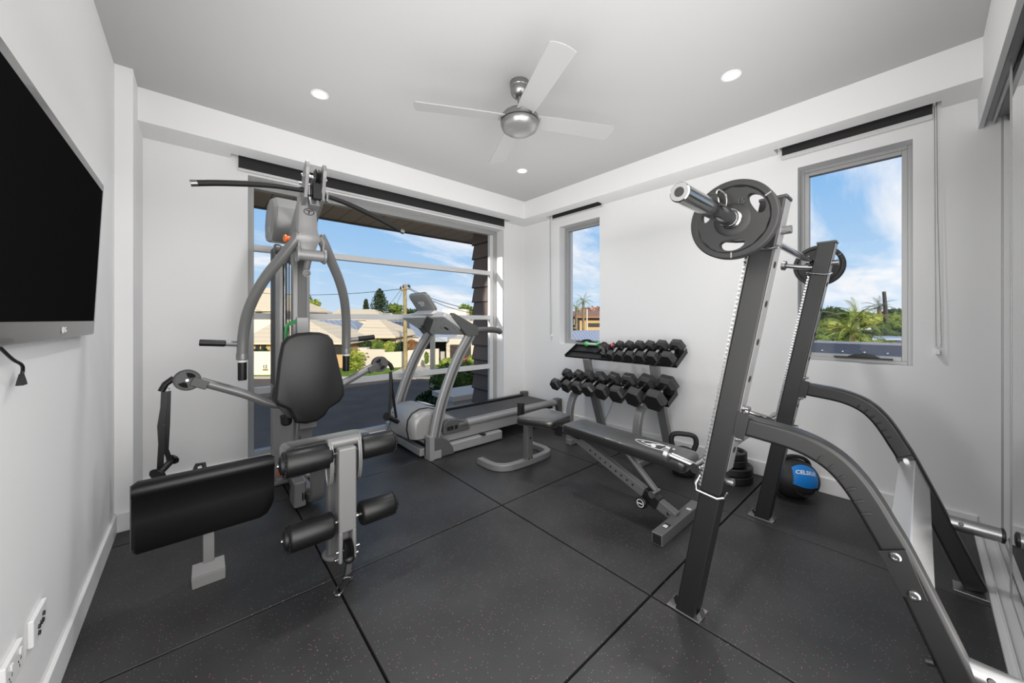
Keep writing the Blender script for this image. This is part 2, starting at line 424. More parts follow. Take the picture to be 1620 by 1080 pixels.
for k in range(4):
    a = R(64 + 90 * k + (0, -2, 2, 0)[k])
    g = G(); g.M = Mx.Translation((FX, FY, 2.392)) @ Mx.Rotation(a, 4, 'Z') @ Mx.Rotation(R(-11), 4, 'X')
    P = [(.09, -.05), (.2, -.058), (.60, -.066), (.612, -.045), (.618, -.01), (.618, .025), (.608, .066), (.2, .058), (.09, .05)]
    g.prism(P, (0, 0, -.003), (1, 0, 0), (0, 1, 0), .006)
    b = g.obj('blade', BLADE, t, bev=.0015)
    g = G(); g.M = Mx.Translation((FX, FY, 2.386)) @ Mx.Rotation(a, 4, 'Z') @ Mx.Rotation(R(-11), 4, 'X')
    g.box(.085, .125, -.035, .035, -.001, .003); g.obj('blade_iron', STEEL, b, bev=.001)

# ---- television (tilted slightly down on its bracket)
t = thing('television', 'large flat television with grey bezel mounted on the left wall', 'television', (TX, 1.655, 1.125))
TY0, TY1 = 1.11, 2.2
g = G(); g.M = Mx.Translation((-.3125, 0, 1.125)) @ Mx.Rotation(R(2.6), 4, 'Y')
TM = g.M.copy()
g.box(-.03, 0, TY0, TY1, 0, .612); g.obj('bezel', TVF, t, bev=.008, seg=3)
g = G(); g.M = TM; g.box(-.001, .002, TY0 + .03, TY1 - .036, .055, .612 - .036); g.obj('screen', SCREEN, t)
G().box(TX + .001, -.325, 1.45, 1.9, 1.3, 1.6).obj('wall_bracket', BLACK, t)
def onTV(y, z): return TM @ V((.0008, y, z))
lg = G().lathe([(0, 0), (.0105, 0), (.0105, .001), (0, .001)], onTV(1.735, .028), (1, 0, 0), 24)
t2 = text_mesh('LG', .024, onTV(1.765, .028), (0, 1, 0), (0, 0, 1))
lg.bm.from_mesh(t2.obj('tmp', PRINT).data); bpy.data.objects.remove(bpy.data.objects['tmp'])
lg.obj('logo', PRINT, t)
g = G(); g.tube(smooth([(TX + .02, 1.28, 1.15), (TX + .02, 1.40, 1.095), (TX + .022, 1.455, 1.075), (TX + .02, 1.475, 1.06), (TX + .018, 1.475, 1.045)]), .0035, 8)
g.loft([[(TX + .018 + sx * a, 1.475 + sy * a, z) for sx, sy in ((-.004, -.009), (.004, -.009), (.004, .009), (-.004, .009))] for a, z in ((.7, 1.05), (1.4, 1.03), (1.6, 1.022))])
g.obj('dangling_cable', BLACK, t)
# ---- power outlets
def outlet(y, z, label, kind):
    t = thing('wall_outlet', label, 'outlet', (TX, y, z))
    G().box(TX, TX + .012, y - .0585, y + .0585, z - .037, z + .037).obj('cover_plate', WHITEP, t, bev=.004, seg=3)
    if kind == 'data':
        for dy, dz in ((.018, .012), (-.02, -.002), (-.002, -.002), (.012, -.004), (-.02, -.02)):
            G().lathe([(.006, 0), (.006, .004), (.003, .004)], (TX + .012, y + dy, z + dz), (1, 0, 0), 14).obj('socket', DKSTEEL, t)
    else:
        for dy in (-.029, .029):
            G().box(TX + .012, TX + .016, y + dy - .007, y + dy + .007, z + .012, z + .026).obj('switch', WHITEP, t, bev=.002)
            gs = G()
            for a, b, rr in ((-.008, -.004, .5), (.008, -.004, -.5), (0, -.018, 0)): gs.cbox((TX + .0122, y + dy + a, z + b), (.001, .0022, .008), (rr, 0, 0))
            gs.obj('socket', HOLE, t)
outlet(1.652, .325, 'white wall plate with five round data sockets low on the left wall', 'data')
outlet(1.46, .335, 'white double power point cut by the left edge of the picture', 'power')

# ---- camera
cam = bpy.data.cameras.new('camera'); co = bpy.data.objects.new('camera', cam); COL.objects.link(co)
co.location = (0, 0, 1.184); co.rotation_euler = (R(90), 0, R(-41.1))
cam.sensor_width = 36; cam.lens = 568 / 1620 * 36; cam.shift_x = 3.5 / 1620; cam.shift_y = -34 / 1620; cam.clip_start = .02; cam.clip_end = 500
scene.camera = co

# ---- light
def area(loc, rot, sx, sy, power, col=(1, 1, 1)):
    l = bpy.data.lights.new('lamp', 'AREA'); l.shape = 'RECTANGLE'; l.size = sx; l.size_y = sy; l.energy = power; l.color = col
    o = bpy.data.objects.new('fill_lamp', l); COL.objects.link(o); o.location = loc; o.rotation_euler = rot; return o
area((1.50, 1.60, 2.02), (pi, 0, 0), 3.0, 3.0, 20, (1, .985, .968))               # added fill lamp facing up to brighten the ceiling
area((.74, -.2, 1.30), (R(90), 0, 0), 2.0, 2.1, 50, (1, .985, .968))             # added fill lamp, out of view behind the camera
area((-.33, .50, 1.30), (R(90), 0, R(-90)), 1.1, 2.0, 27, (1, .985, .968))        # added fill lamp, out of view to the camera's left
for x, y in ((.588, 2.504), (2.354, .73), (2.35, 2.514)):
    l = bpy.data.lights.new('lamp', 'SPOT'); l.energy = 46; l.spot_size = R(150); l.spot_blend = 1; l.shadow_soft_size = .05
    o = bpy.data.objects.new('downlight_lamp', l); COL.objects.link(o); o.location = (x, y, ZC - .02)
su = bpy.data.lights.new('sun', 'SUN'); su.energy = 4.6; su.angle = R(.6); su.color = (1, .90, .74)
so = bpy.data.objects.new('sun', su); COL.objects.link(so)
so.rotation_euler = V((.42, 1, -.31)).to_track_quat('-Z', 'Y').to_euler()
# low sun bounced off a neighbour's window onto the right-hand reveal
sp = bpy.data.lights.new('reflected_sun', 'SPOT'); sp.energy = 70000; sp.spot_size = R(1.75); sp.spot_blend = .03; sp.shadow_soft_size = .05; sp.color = (1, .96, .9)
o = bpy.data.objects.new('reflected_sun', sp); COL.objects.link(o); o.location = (-30, 6.3, 4.6)
o.rotation_euler = (V((2.90, 3.5, 1.47)) - o.location).to_track_quat('-Z', 'Y').to_euler()

# ---- sky with drifting clouds
w = bpy.data.worlds.new('sky'); scene.world = w; w.use_nodes = True
n, l = w.node_tree.nodes, w.node_tree.links; n.clear()
out = n.new('ShaderNodeOutputWorld'); bg = n.new('ShaderNodeBackground'); tc = n.new('ShaderNodeTexCoord')
sx = n.new('ShaderNodeSeparateXYZ'); l.new(tc.outputs['Generated'], sx.inputs[0])
rp = n.new('ShaderNodeValToRGB'); l.new(sx.outputs[2], rp.inputs['Fac'])
e = rp.color_ramp.elements; e[0].position = 0.0; e[0].color = lin((206, 226, 244)); e[1].position = 1; e[1].color = lin((70, 130, 205))
x_ = e.new(.12); x_.color = lin((176, 210, 242)); x_ = e.new(.35); x_.color = lin((122, 182, 238)); 
ad = n.new('ShaderNodeMath'); ad.operation = 'ADD'; ad.inputs[1].default_value = .22; l.new(sx.outputs[2], ad.inputs[0])
ab = n.new('ShaderNodeMath'); ab.operation = 'MAXIMUM'; ab.inputs[1].default_value = .05; l.new(ad.outputs[0], ab.inputs[0])
dx = n.new('ShaderNodeMath'); dx.operation = 'DIVIDE'; l.new(sx.outputs[0], dx.inputs[0]); l.new(ab.outputs[0], dx.inputs[1])
dy = n.new('ShaderNodeMath'); dy.operation = 'DIVIDE'; l.new(sx.outputs[1], dy.inputs[0]); l.new(ab.outputs[0], dy.inputs[1])
cb = n.new('ShaderNodeCombineXYZ'); l.new(dx.outputs[0], cb.inputs[0]); l.new(dy.outputs[0], cb.inputs[1]); cb.inputs[2].default_value = 4.4
mp = n.new('ShaderNodeMapping'); mp.inputs['Rotation'].default_value = (0, 0, R(25)); mp.inputs['Scale'].default_value = (.75, 1.5, 1); l.new(cb.outputs[0], mp.inputs[0])
ns = n.new('ShaderNodeTexNoise'); ns.inputs['Scale'].default_value = 1.25; ns.inputs['Detail'].default_value = 9; ns.inputs['Roughness'].default_value = .58; ns.inputs['Distortion'].default_value = .45
l.new(mp.outputs[0], ns.inputs['Vector'])
cr = n.new('ShaderNodeValToRGB'); cr.color_ramp.elements[0].position = .46; cr.color_ramp.elements[1].position = .63
cr.color_ramp.elements[0].color = (0, 0, 0, 1); cr.color_ramp.elements[1].color = (.92, .92, .92, 1)
bi = n.new('ShaderNodeMath'); bi.operation = 'SUBTRACT'; l.new(sx.outputs[0], bi.inputs[0]); l.new(sx.outputs[1], bi.inputs[1])       # cloudier to the east
bm_ = n.new('ShaderNodeMath'); bm_.operation = 'MULTIPLY_ADD'; bm_.inputs[1].default_value = .055; l.new(bi.outputs[0], bm_.inputs[0]); l.new(ns.outputs['Fac'], bm_.inputs[2])
l.new(bm_.outputs[0], cr.inputs['Fac'])
mx = n.new('ShaderNodeMix'); mx.data_type = 'RGBA'; mx.inputs[7].default_value = lin((247, 249, 253))
l.new(cr.outputs['Color'], mx.inputs[0]); l.new(rp.outputs['Color'], mx.inputs[6]); l.new(mx.outputs[2], bg.inputs['Color'])
bg.inputs['Strength'].default_value = 1.0
l.new(bg.outputs[0], out.inputs['Surface'])
scene.view_settings.view_transform = 'Standard'; scene.view_settings.look = 'None'
scene.cycles.max_bounces = 10; scene.cycles.diffuse_bounces = 6; scene.cycles.glossy_bounces = 5; scene.cycles.transparent_max_bounces = 12
scene.cycles.sample_clamp_indirect = 4; scene.cycles.caustics_reflective = False; scene.cycles.caustics_refractive = False
# ================================================================== MULTI-GYM
XC = .535
gym = thing('multi_gym', 'silver cable multi-gym with tall weight tower and dark grey back pad', 'exercise machine', (XC, 2.55, 0))
# ---- base frame: floor beam, curved seat beam, front leg and its floor plate
g = G()
g.sweep([(XC, 3.22, .055), (XC, 2.62, .055)], (1, 0, 0), .08, .08)
g.box(XC - .16, XC + .16, 3.02, 3.32, 0, .03)
g.sweep([(XC + .035, 2.60, .045), (XC + .035, 2.555, .05), (XC + .035, 2.51, .075), (XC + .035, 2.48, .12), (XC + .03, 2.47, .2), (XC + .02, 2.44, .30), (XC, 2.38, .37), (XC, 2.30, .40), (XC, 2.0, .40), (XC, 1.93, .40)], (1, 0, 0), .075, .05)
g.box(XC - .042, XC + .03, 1.935, 1.985, .01, .42)
g.obj('main_frame', SILVER, gym, bev=.008)
G().lathe([(.0, 0), (.065, 0), (.065, .008), (.058, .014), (0, .014)], (XC, 1.955, 0), (0, 0, 1), 32).obj('floor_plate', SILVER, gym)
g = G(); g.lathe([(.015, -.012), (.046, -.012), (.05, -.008), (.04, 0), (.05, .008), (.046, .012), (.015, .012)], (XC, 1.995, .08), (1, 0, 0), 28); g.obj('pulley_wheel', BLACK, gym)
# low pulley housing behind the seat
g = G(); g.prism([(-.09, 0), (.05, 0), (.06, .05), (.03, .13), (-.02, .17), (-.09, .16)], (XC - .085, 2.62, .02), (0, 1, 0), (0, 0, 1), .07)
hp = g.obj('low_pulley_housing', SILVER, gym, bev=.012, seg=3)
G().lathe([(.012, -.011), (.05, -.011), (.054, -.006), (.044, 0), (.054, .006), (.05, .011), (.012, .011)], (XC - .03, 2.575, .085), (1, 0, 0), 28).obj('pulley_wheel', BLACK, hp)
G().tube([(XC - .045, 2.60, .07), (XC - .04, 2.62, .30), (XC - .02, 2.66, .62)], .0032, 6).obj('cable', BLACK, gym)
# ---- upright column
g = G(); g.box(.478, .556, 2.715, 2.80, .06, 1.72)
g.mi = 1; g.box(.503, .5565, 2.7135, 2.72, 1.14, 1.70)
g.obj('column', [SILVER, DKSTEEL], gym, bev=.004)
g = G(); g.sweep([(XC - .005, 2.70, .30), (XC - .005, 2.66, .46), (XC - .005, 2.60, .60), (XC - .005, 2.56, .75)], (1, 0, 0), .085, .06); g.box(XC - .05, XC + .045, 2.54, 2.56, .50, .66)
g.obj('seat_back_bracket', SILVER, gym, bev=.006)
# sleeve of the back-pad adjuster, with a warning sticker
g = G(); g.sweep([(.53, 2.71, 1.20), (.53, 2.695, 1.10), (.53, 2.62, 1.0), (.53, 2.55, .94)], (1, 0, 0), .07, .03)
ad_ = g.obj('pad_adjuster', LSILVER, gym, bev=.004)
G().cbox((.532, 2.6955, 1.125), (.05, .002, .014), (R(10), 0, 0)).obj('sticker', ORANGED, ad_)
# ---- weight tower
g = G()
for x0, x1, s_ in ((.430, .472, 1), (.605, .647, -1)):
    g.prism([(0, 0), (.02, -.012), (.042, -.014), (.042, .26), (0, .26)] if s_ > 0 else [(0, -.014), (.022, -.012), (.042, 0), (.042, .26), (0, .26)], (x0, 3.045, .0), (1, 0, 0), (0, 1, 0), 1.72)
g.box(.44, .63, 3.04, 3.29, 0, .06)
g.prism([(.0, 0), (.04, -.03), (.19, -.03), (.23, 0), (.23, .02), (0, .02)], (.415, 3.045, .06), (1, 0, 0), (0, 1, 0), .62)
tw = g.obj('weight_tower', LSILVER, gym, bev=.006)
G().box(.429, .4305, 3.08, 3.29, .70, 1.72).box(.472, .474, 3.07, 3.28, .70, 1.72).obj('side_panel', BLACK, tw)
gs = G().lathe([(0, 0), (.02, 0), (.02, .002), (0, .002)], (.449, 3.0135, .09), (-.4, -1, .0), 24); gs.obj('round_sticker', ORANGED, tw)
for x in (.50, .578): G().cyl((x, 3.16, .1), (x, 3.16, 1.72), .0125).obj('guide_rod', CHROME, gym)
for k in range(13): G().box(.476, .602, 3.10, 3.22, .10 + k * .043, .141 + k * .043).obj('stack_plate', BLACK, gym, bev=.003)
G().cyl((.53, 3.16, .6), (.53, 3.16, 1.75), .004, 8).cyl((.505, 3.09, .7), (.505, 3.09, 1.74), .003, 8).obj('cable', BLACK, gym)
G().lathe([(0, -.02), (.03, -.02), (.036, -.012), (.036, .012), (.03, .02), (0, .02)], (.435, 3.03, 1.69), (1, 0, 0), 28).obj('pulley_wheel', MSILVER, gym)
# ---- domed tower head
g = G()
prof = [(3.30, 1.78), (3.32, 1.90), (3.25, 2.02), (3.12, 2.075), (2.99, 2.05), (2.92, 1.97), (2.925, 1.88), (2.96, 1.79), (3.02, 1.74)]
def ins(pr, k): cy, cz = 3.12, 1.88; return [(cy + (y - cy) * k, cz + (z - cz) * k) for y, z in pr]
g.loft([[(x, y, z) for y, z in ins(prof, k)] for x, k in ((.390, .72), (.402, .93), (.425, 1), (.65, 1), (.672, .93), (.684, .72))])
hd = g.obj('tower_head', SILVER, gym, ang=30)
G().prism([(0, 0), (.13, .02), (.12, .06), (.02, .05)], (.389, 3.0, 1.80), (0, 1, 0), (0, 0, 1), .02).obj('side_fin', LSILVER, hd, bev=.004)
# sloping side plates from the tower head to the top pulley
for x in (XC - .065, XC + .045):
    G().prism([(0, 0), (.06, -.02), (.62, .30), (.68, .46), (.66, .50), (.60, .47), (.54, .38), (0, .09)], (x, 2.98, 1.60), (0, -1, 0), (0, 0, 1), -.02 if x < XC else .02).obj('boom_plate', SILVER, gym, bev=.002)
g = G(); g.sweep([(XC, 3.05, 1.62), (XC, 2.78, 1.70), (XC, 2.52, 1.82), (XC, 2.40, 1.90)], (1, 0, 0), .06, .07); g.obj('boom', SILVER, gym, bev=.006)
for y, z, nm in ((2.37, 2.03, 1), (2.44, 2.0, 2)):
    G().lathe([(.01, -.013), (.043, -.013), (.05, -.008), (.04, 0), (.05, .008), (.043, .013), (.01, .013)], (XC + .005, y, z), (1, 0, 0), 30).obj('pulley_wheel', BLACK, gym)
G().cyl((XC - .075, 2.37, 2.03), (XC + .06, 2.37, 2.03), .008, 14).cyl((XC - .075, 2.44, 2.0), (XC + .06, 2.44, 2.0), .008, 14).obj('pulley_axle', CHROME, gym)
G().box(XC - .02, XC + .03, 2.345, 2.385, 1.90, 2.0).box(XC - .03, XC - .02, 2.35, 2.38, 1.915, 1.965).obj('pulley_block', BLACK, gym, bev=.004)
# ---- front cover with round T emblem
CXC = .505
def cring(z, y, hw, d): return [(CXC - hw, y + d, z), (CXC - hw * .95, y + .01, z), (CXC - hw * .5, y, z), (CXC + hw * .5, y, z), (CXC + hw * .95, y + .01, z), (CXC + hw, y + d, z)]
g = G(); g.loft([cring(z, y, hw, d) for z, y, hw, d in ((1.935, 2.43, .046, .06), (1.85, 2.415, .048, .07), (1.75, 2.41, .052, .08), (1.71, 2.405, .056, .09), (1.695, 2.40, .066, .1), (1.665, 2.40, .068, .1), (1.645, 2.41, .056, .1), (1.60, 2.42, .042, .08), (1.57, 2.43, .04, .07))])
fc = g.obj('front_cover', LSILVER, gym, ang=40)
for m in fc.data.materials: pass
g = G(); old = Mx.Translation((CXC + .003, 2.414, 1.832)) @ Mx.Rotation(R(-4), 4, 'X')
g.M = old
ring = [(.027 * math.cos(a), -.0015, .019 * math.sin(a)) for a in [2 * pi * k / 36 for k in range(36)]]
g.tube(ring, .0022, 6, closed=True); g.box(-.017, .017, -.002, .0, .004, .010); g.prism([(-.007, -.014), (.001, -.014), (.006, .006), (-.002, .006)], (0, -.0022, 0), (1, 0, 0), (0, 0, 1), -.002)
g.obj('emblem', DKSTEEL, fc)
# ---- press arms on their pivot tube
G().cyl((XC - .085, 2.43, 1.575), (XC + .06, 2.43, 1.575), .034, 28).lathe([(.0, -.006), (.046, -.006), (.046, .006), (0, .006)], (XC + .06, 2.43, 1.575), (1, 0, 0), 28).lathe([(.0, -.006), (.046, -.006), (.046, .006), (0, .006)], (XC - .085, 2.43, 1.575), (1, 0, 0), 28).obj('pivot_tube', LSILVER, gym)
G().cyl((XC - .02, 2.44, 1.57), (XC - .03, 2.48, 1.48), .018, 20).lathe([(0, 0), (.022, 0), (.022, .03), (.016, .03), (.016, .01), (0, .01)], (XC - .03, 2.47, 1.475), (-.1, -1, -.3), 20).obj('pivot_stop', SILVER, gym)
for s_ in (-1, 1):
    P = [(.052, 2.43, 1.70), (.085, 2.45, 1.645), (.135, 2.50, 1.56), (.20, 2.57, 1.455), (.252, 2.64, 1.34), (.286, 2.71, 1.22), (.302, 2.755, 1.09), (.306, 2.775, .965)]
    C = XC - .015
    g = G(); g.tube(smooth([(C + s_ * a, y, z) for a, y, z in P], 5), .0295, 18)
    am = g.obj('press_arm', SILVER, gym)
    g = G(); g.prism([(-.035, -.05), (.02, -.06), (.03, .09), (0, .12), (-.03, .08)], (C + s_ * .066 - .005, 2.44, 1.60), (0, 1, 0), (0, 0, 1), .012)
    g.obj('arm_plate', LSILVER, am, bev=.003)
    e = V((C + s_ * .306, 2.775, .965))
    G().lathe([(.031, .012), (.032, 0), (.032, -.025), (.0235, -.03)], e, (0, 0, 1), 20).obj('end_collar', SILVER, am); G().lathe([(.0, -.043), (.0245, -.043), (.0245, -.03), (0, -.03)], e, (0, 0, 1), 20).obj('end_ring', WHITEP, am)
    G().lathe([(.0, -.155), (.022, -.155), (.0235, -.145), (.0235, -.04), (.0, -.04)], e, (0, 0, 1), 20).obj('hand_grip', BLACK, am)
    q = e + V((s_ * .028, -.01, .075)); q2 = q + V((s_ * .055, 0, .002)); q3 = q + V((s_ * .175, .0, .012))
    G().cyl(e + V((0, 0, .07)), q2, .017).obj('grip_stub', SILVER, am)
    G().tube([q2, q2 + (q3 - q2) * .02, q2 + (q3 - q2) * .97, q3], [.016, .0195, .0195, .016], 16).obj('side_grip', BLACK, am)
G().lathe([(0, 0), (.016, 0), (.022, .004), (.022, .012), (.015, .016), (.015, .05), (.0, .05)], (.385, 2.46, 1.665), (1, .08, 0), 22).obj('selector_knob', ORANGE, gym)
G().cyl((.43, 2.463, 1.665), (.50, 2.468, 1.66), .011, 14).obj('selector_pin', CHROME, gym)
# ---- pads
out = [(-.085, .57), (-.03, .555), (.03, .56), (.075, .585), (.1, .625), (.165, .66), (.193, .70), (.19, .76), (.165, .88), (.14, 1.0), (.125, 1.06), (.1, 1.09), (.05, 1.107), (0, 1.11), (-.07, 1.105), (-.125, 1.085), (-.152, 1.05), (-.17, .95), (-.182, .83), (-.193, .72), (-.18, .69), (-.12, .655), (-.1, .62)]
g = G(); rings = []
cx, cz = 0, .84
for d, k in ((0.0, .93), (.012, .985), (.03, 1), (.045, .99), (.055, .955), (.060, .90)):
    rings.append([(XC - .007 + cx + (x - cx) * k, 2.50 - d + .035 * (z - .84), cz + (z - cz) * (k if abs(k - 1) < 1e-6 else 1 - (1 - k) * .75)) for x, z in out])
g.loft(rings); bp_ = g.obj('back_pad', VINYLG, gym, ang=60)
g = G(); g.prism([(-.205, .735), (-.20, .72), (-.12, .60), (-.10, .585), (-.02, .565), (0, .62), (.15, .70), (.15, .9), (-.15, .9)], (XC - .007, 2.515, 0), (1, 0, 0), (0, 0, 1), -.012); pb = g.obj('pad_backboard', DKSTEEL, gym, bev=.004)
G().lathe([(0, 0), (.007, 0), (.007, .004), (0, .004)], (XC - .14, 2.514, .66), (0, -1, 0), 12).obj('bolt', CHROME, pb)
G().lathe([(0, 0), (.035, 0), (.03, -.05), (.02, -.06), (0, -.06)], (XC - .12, 2.56, .60), (0, 0, 1), 18).obj('adjuster_knob', BLACK, gym)
# seat pad
def slab(g, cx, cy, hx, hy, z0, z1, r=.05, edge=.015):
    def rr(hx, hy, r):
        o = []
        for sx, sy, a0 in ((1, 1, 0), (-1, 1, 90), (-1, -1, 180), (1, -1, 270)):
            for k in range(7): a = R(a0 + 15 * k); o.append((cx + sx * (hx - r) + r * math.cos(a), cy + sy * (hy - r) + r * math.sin(a)))
        return o
    rg = []
    for z, k in ((z0, edge * .5), (z0 + edge * .3, edge * .1), (z0 + edge, 0), (z1 - edge, 0), (z1 - edge * .45, edge * .2), (z1 - edge * .12, edge * .6), (z1, edge * 1.3)):
        rg.append([(x, y, z) for x, y in rr(hx - k, hy - k, max(.004, r - k))])
    return g.loft(rg)
g = slab(G(), XC + .005, 2.16, .208, .13, .475, .545, .05, .022)
for v in g.bm.verts: v.co.z += .012 - (v.co.y - 2.03) * .15
g.obj('seat_pad', BENCHV, gym, ang=60)
G().box(XC - .12, XC + .14, 2.08, 2.26, .425, .437).box(XC - .04, XC + .04, 2.0, 2.3, .41, .43).obj('seat_plate', SILVER, gym, bev=.003)
# ---- leg developer
LY = 1.80
g = G(); g.box(XC - .04, XC + .04, LY - .035, LY + .035, .19, .585)
for x in (-.04, .020): g.box(XC + x, XC + x + .020, LY - .035, LY + .035, .05, .20)
g.box(XC - .022, XC + .022, LY + .015, LY + .034, .05, .2)
lv = g.obj('leg_lever', LEVER, gym, bev=.01, seg=3)
G().cyl((XC - .075, LY + .03, .60), (XC + .075, LY + .03, .60), .026, 24).obj('pivot_tube', SILVER, gym)
for s_ in (-1, 1):
    g = G(); P = [(.045 * math.cos(a), .11 * math.sin(a)) for a in [2 * pi * k / 32 for k in range(32)]]
    g.prism(P, (XC + s_ * .062 - .006, LY + .03, .515), (0, 1, 0), (0, 0, 1), .012)
    g.tube([(XC + s_ * .068, LY + .03 + x, .515 + z) for x, z in P], .005, 8, closed=True)
    g.obj('side_plate', SILVER, gym)
def roller(x0, x1, y, z, par):
    s_ = 1 if x1 > x0 else -1; L = abs(x1 - x0); r = .058
    f = G().lathe([(.018, 0), (.045, 0), (r * .92, .004), (r, .014), (r, L - .014), (r * .92, L - .004), (.045, L), (.018, L)], (x0, y, z), (s_, 0, 0), 32).obj('foam_roller', FOAM, par, ang=50)
    G().lathe([(.0, L), (.042, L), (.038, L + .012), (.012, L + .018), (0, L + .018)], (x0, y, z), (s_, 0, 0), 24).obj('end_cap', BLACK, f)
    g = G()
    for k in range(18):
        a = 2 * pi * k / 18; g.sphere((x0 + s_ * (L - .002), y + math.cos(a) * .05, z + math.sin(a) * .05), (.005, .007, .007), 6)
    g.obj('gathered_hem', BLACK, f)
    G().lathe([(0, L + .018), (.009, L + .018), (.007, L + .024), (0, L + .024)], (x0, y, z), (s_, 0, 0), 12).obj('end_bolt', CHROME, f)
roller(XC - .055, XC - .25, 1.835, .548, gym); roller(XC + .075, XC + .245, 1.835, .548, gym)
roller(XC - .055, XC - .24, LY, .235, gym); roller(XC + .065, XC + .232, LY, .24, gym)
G().cyl((XC - .24, 1.835, .548), (XC + .24, 1.835, .548), .011).obj('roller_axle', CHROME, gym)
G().cyl((XC - .23, LY, .2375), (XC + .24, LY, .2375), .011).obj('roller_axle', CHROME, gym)
for dx in (-.009, .010): G().lathe([(.0, -.009), (.04, -.009), (.046, -.005), (.038, 0), (.046, .005), (.04, .009), (0, .009)], (XC + dx, LY - .025, .105), (1, 0, 0), 28).obj('pulley_wheel', BLACK, lv)
G().cyl((XC - .05, LY - .02, .105), (XC + .055, LY - .02, .105), .008).cyl((XC - .05, LY, .06), (XC + .055, LY, .06), .008).obj('lever_bolt', CHROME, lv)
# ---- low cable arms
for s_ in (-1, 1):
    C = XC - .02
    g = G(); g.tube(smooth([(C + s_ * .03, 2.70, .63), (C + s_ * .11, 2.74, .635), (C + s_ * .17, 2.75, .655), (C + s_ * .30, 2.76, .73), (C + s_ * .50, 2.77, .825)], 6), .026, 18)
    ca = g.obj('cable_arm', SILVER, gym)
    u = V((s_ * .2, .01, .095)).normalized(); w_ = V((-u.z, 0, u.x)) * (1 if s_ > 0 else -1); c = V((C + s_ * .555, 2.77, .842))
    g = G(); g.sweep([c - u * .10, c - u * .02], w_, .05, .06); g.obj('housing_neck', MSILVER, ca, bev=.005)
    pl = [(.056 * math.cos(a) * 1.05, .056 * math.sin(a)) for a in [2 * pi * k / 32 for k in range(32)]]
    g = G()
    for dy in (-.022, .016): g.prism(pl, c + V((0, dy, 0)), u, w_, .006 if s_ < 0 else -.006)
    g.tube([c + u * x + w_ * y_ + V((0, -.022, 0)) for x, y_ in pl], .004, 8, closed=True)
    ph = g.obj('pulley_housing', MSILVER, ca)
    g = G()
    for a0 in (60, 240):
        P = [(.042 * math.cos(R(a0 + k * 10)), .042 * math.sin(R(a0 + k * 10))) for k in range(8)] + [(.018 * math.cos(R(a0 + 60)), .018 * math.sin(R(a0 + 60))), (.018 * math.cos(R(a0 + 10)), .018 * math.sin(R(a0 + 10)))]
        g.prism(P, c + V((0, -.0315, 0)), u, w_, .003 if s_ < 0 else -.003)
    g.obj('wheel_slot', HOLE, ph)
    G().lathe([(0, 0), (.010, 0), (.008, .006), (0, .006)], c + V((0, -.029, 0)), (0, -1, 0), 16).obj('hub_bolt', CHROME, ph)
    G().lathe([(0, -.012), (.04, -.012), (.046, -.007), (.038, 0), (.046, .007), (.04, .012), (0, .012)], c, (0, 1, 0), 24).obj('pulley_wheel', BLACK, ph)
    g = G(); tip = c + u * .062 - V((0, 0, .012)); g.tube([tip, tip + V((s_ * .035, -.0, -.03)), tip + V((s_ * .052, 0, -.068))], .016, 12); g.obj('cable_stop', BLACK, ca)

# ---- things hanging on the machine
lb = thing('lat_pulldown_bar', 'long black cambered pulldown bar hanging across the top of the multi-gym', 'bar', (XC, 2.36, 1.94))
PB = smooth([(-.002, 2.385, 1.868), (.10, 2.385, 1.894), (.29, 2.385, 1.932), (.42, 2.38, 1.942), (.535, 2.375, 1.942), (.68, 2.38, 1.926), (.84, 2.385, 1.886), (.966, 2.385, 1.845), (1.073, 2.385, 1.806)], 6)
G().tube(PB, .0155, 16).obj('rubber_sleeve', RUBBER, lb)
for a, b in ((PB[0], PB[1]), (PB[-1], PB[-2])):
    d = (a - b).normalized(); G().cyl(a - d * .005, a + d * .022, .0165, 18).obj('end_cap', STEEL, lb)
G().box(XC - .043, XC - .03, 2.36, 2.39, 1.92, 1.975).box(XC + .055, XC + .068, 2.36, 2.39, 1.9, 1.955).obj('hanger_clamp', STEEL, lb, bev=.003)
# fabric handles
C = XC - .02
h = thing('strap_handle', 'black strap handle hanging straight from the cable arm nearest the left wall', 'handle', (-.14, 2.77, .78))
g = G(); g.sweep([(-.135, 2.77, .785), (-.138, 2.765, .70), (-.150, 2.765, .60), (-.146, 2.765, .50), (-.152, 2.765, .36)], (1, 0, 0), .027, .006)
g.sweep([(-.12, 2.775, .785), (-.124, 2.775, .6), (-.13, 2.78, .46), (-.115, 2.785, .40)], (1, .2, 0), .024, .005)
g.obj('webbing', BLACK, h)
G().cyl((-.155, 2.745, .345), (-.105, 2.815, .385), .0175, 18).lathe([(.014, 0), (.036, 0), (.04, .006), (.036, .012), (.014, .012)], (-.157, 2.742, .343), (-.5, -.7, -.4), 24).lathe([(.014, 0), (.03, 0), (.033, .006), (.03, .012), (.014, .012)], (-.107, 2.813, .384), (.5, .7, .4), 24).obj('hand_grip', BLACK, h)
G().tube([(-.147, 2.77, .80), (-.13, 2.77, .81), (-.113, 2.77, .80), (-.118, 2.77, .785), (-.145, 2.77, .785)], .003, 8, closed=True).obj('steel_ring', CHROME, h)
h = thing('strap_handle', 'black triangular strap handle hanging from the cable arm beside the treadmill', 'handle', (1.155, 2.77, .78))
g = G(); g.sweep([(1.155, 2.76, .775), (1.15, 2.745, .62), (1.135, 2.735, .44)], (1, 0, 0), .022, .005); g.sweep([(1.16, 2.765, .775), (1.185, 2.79, .60), (1.225, 2.81, .385)], (1, .3, 0), .022, .005); g.obj('webbing', BLACK, h)
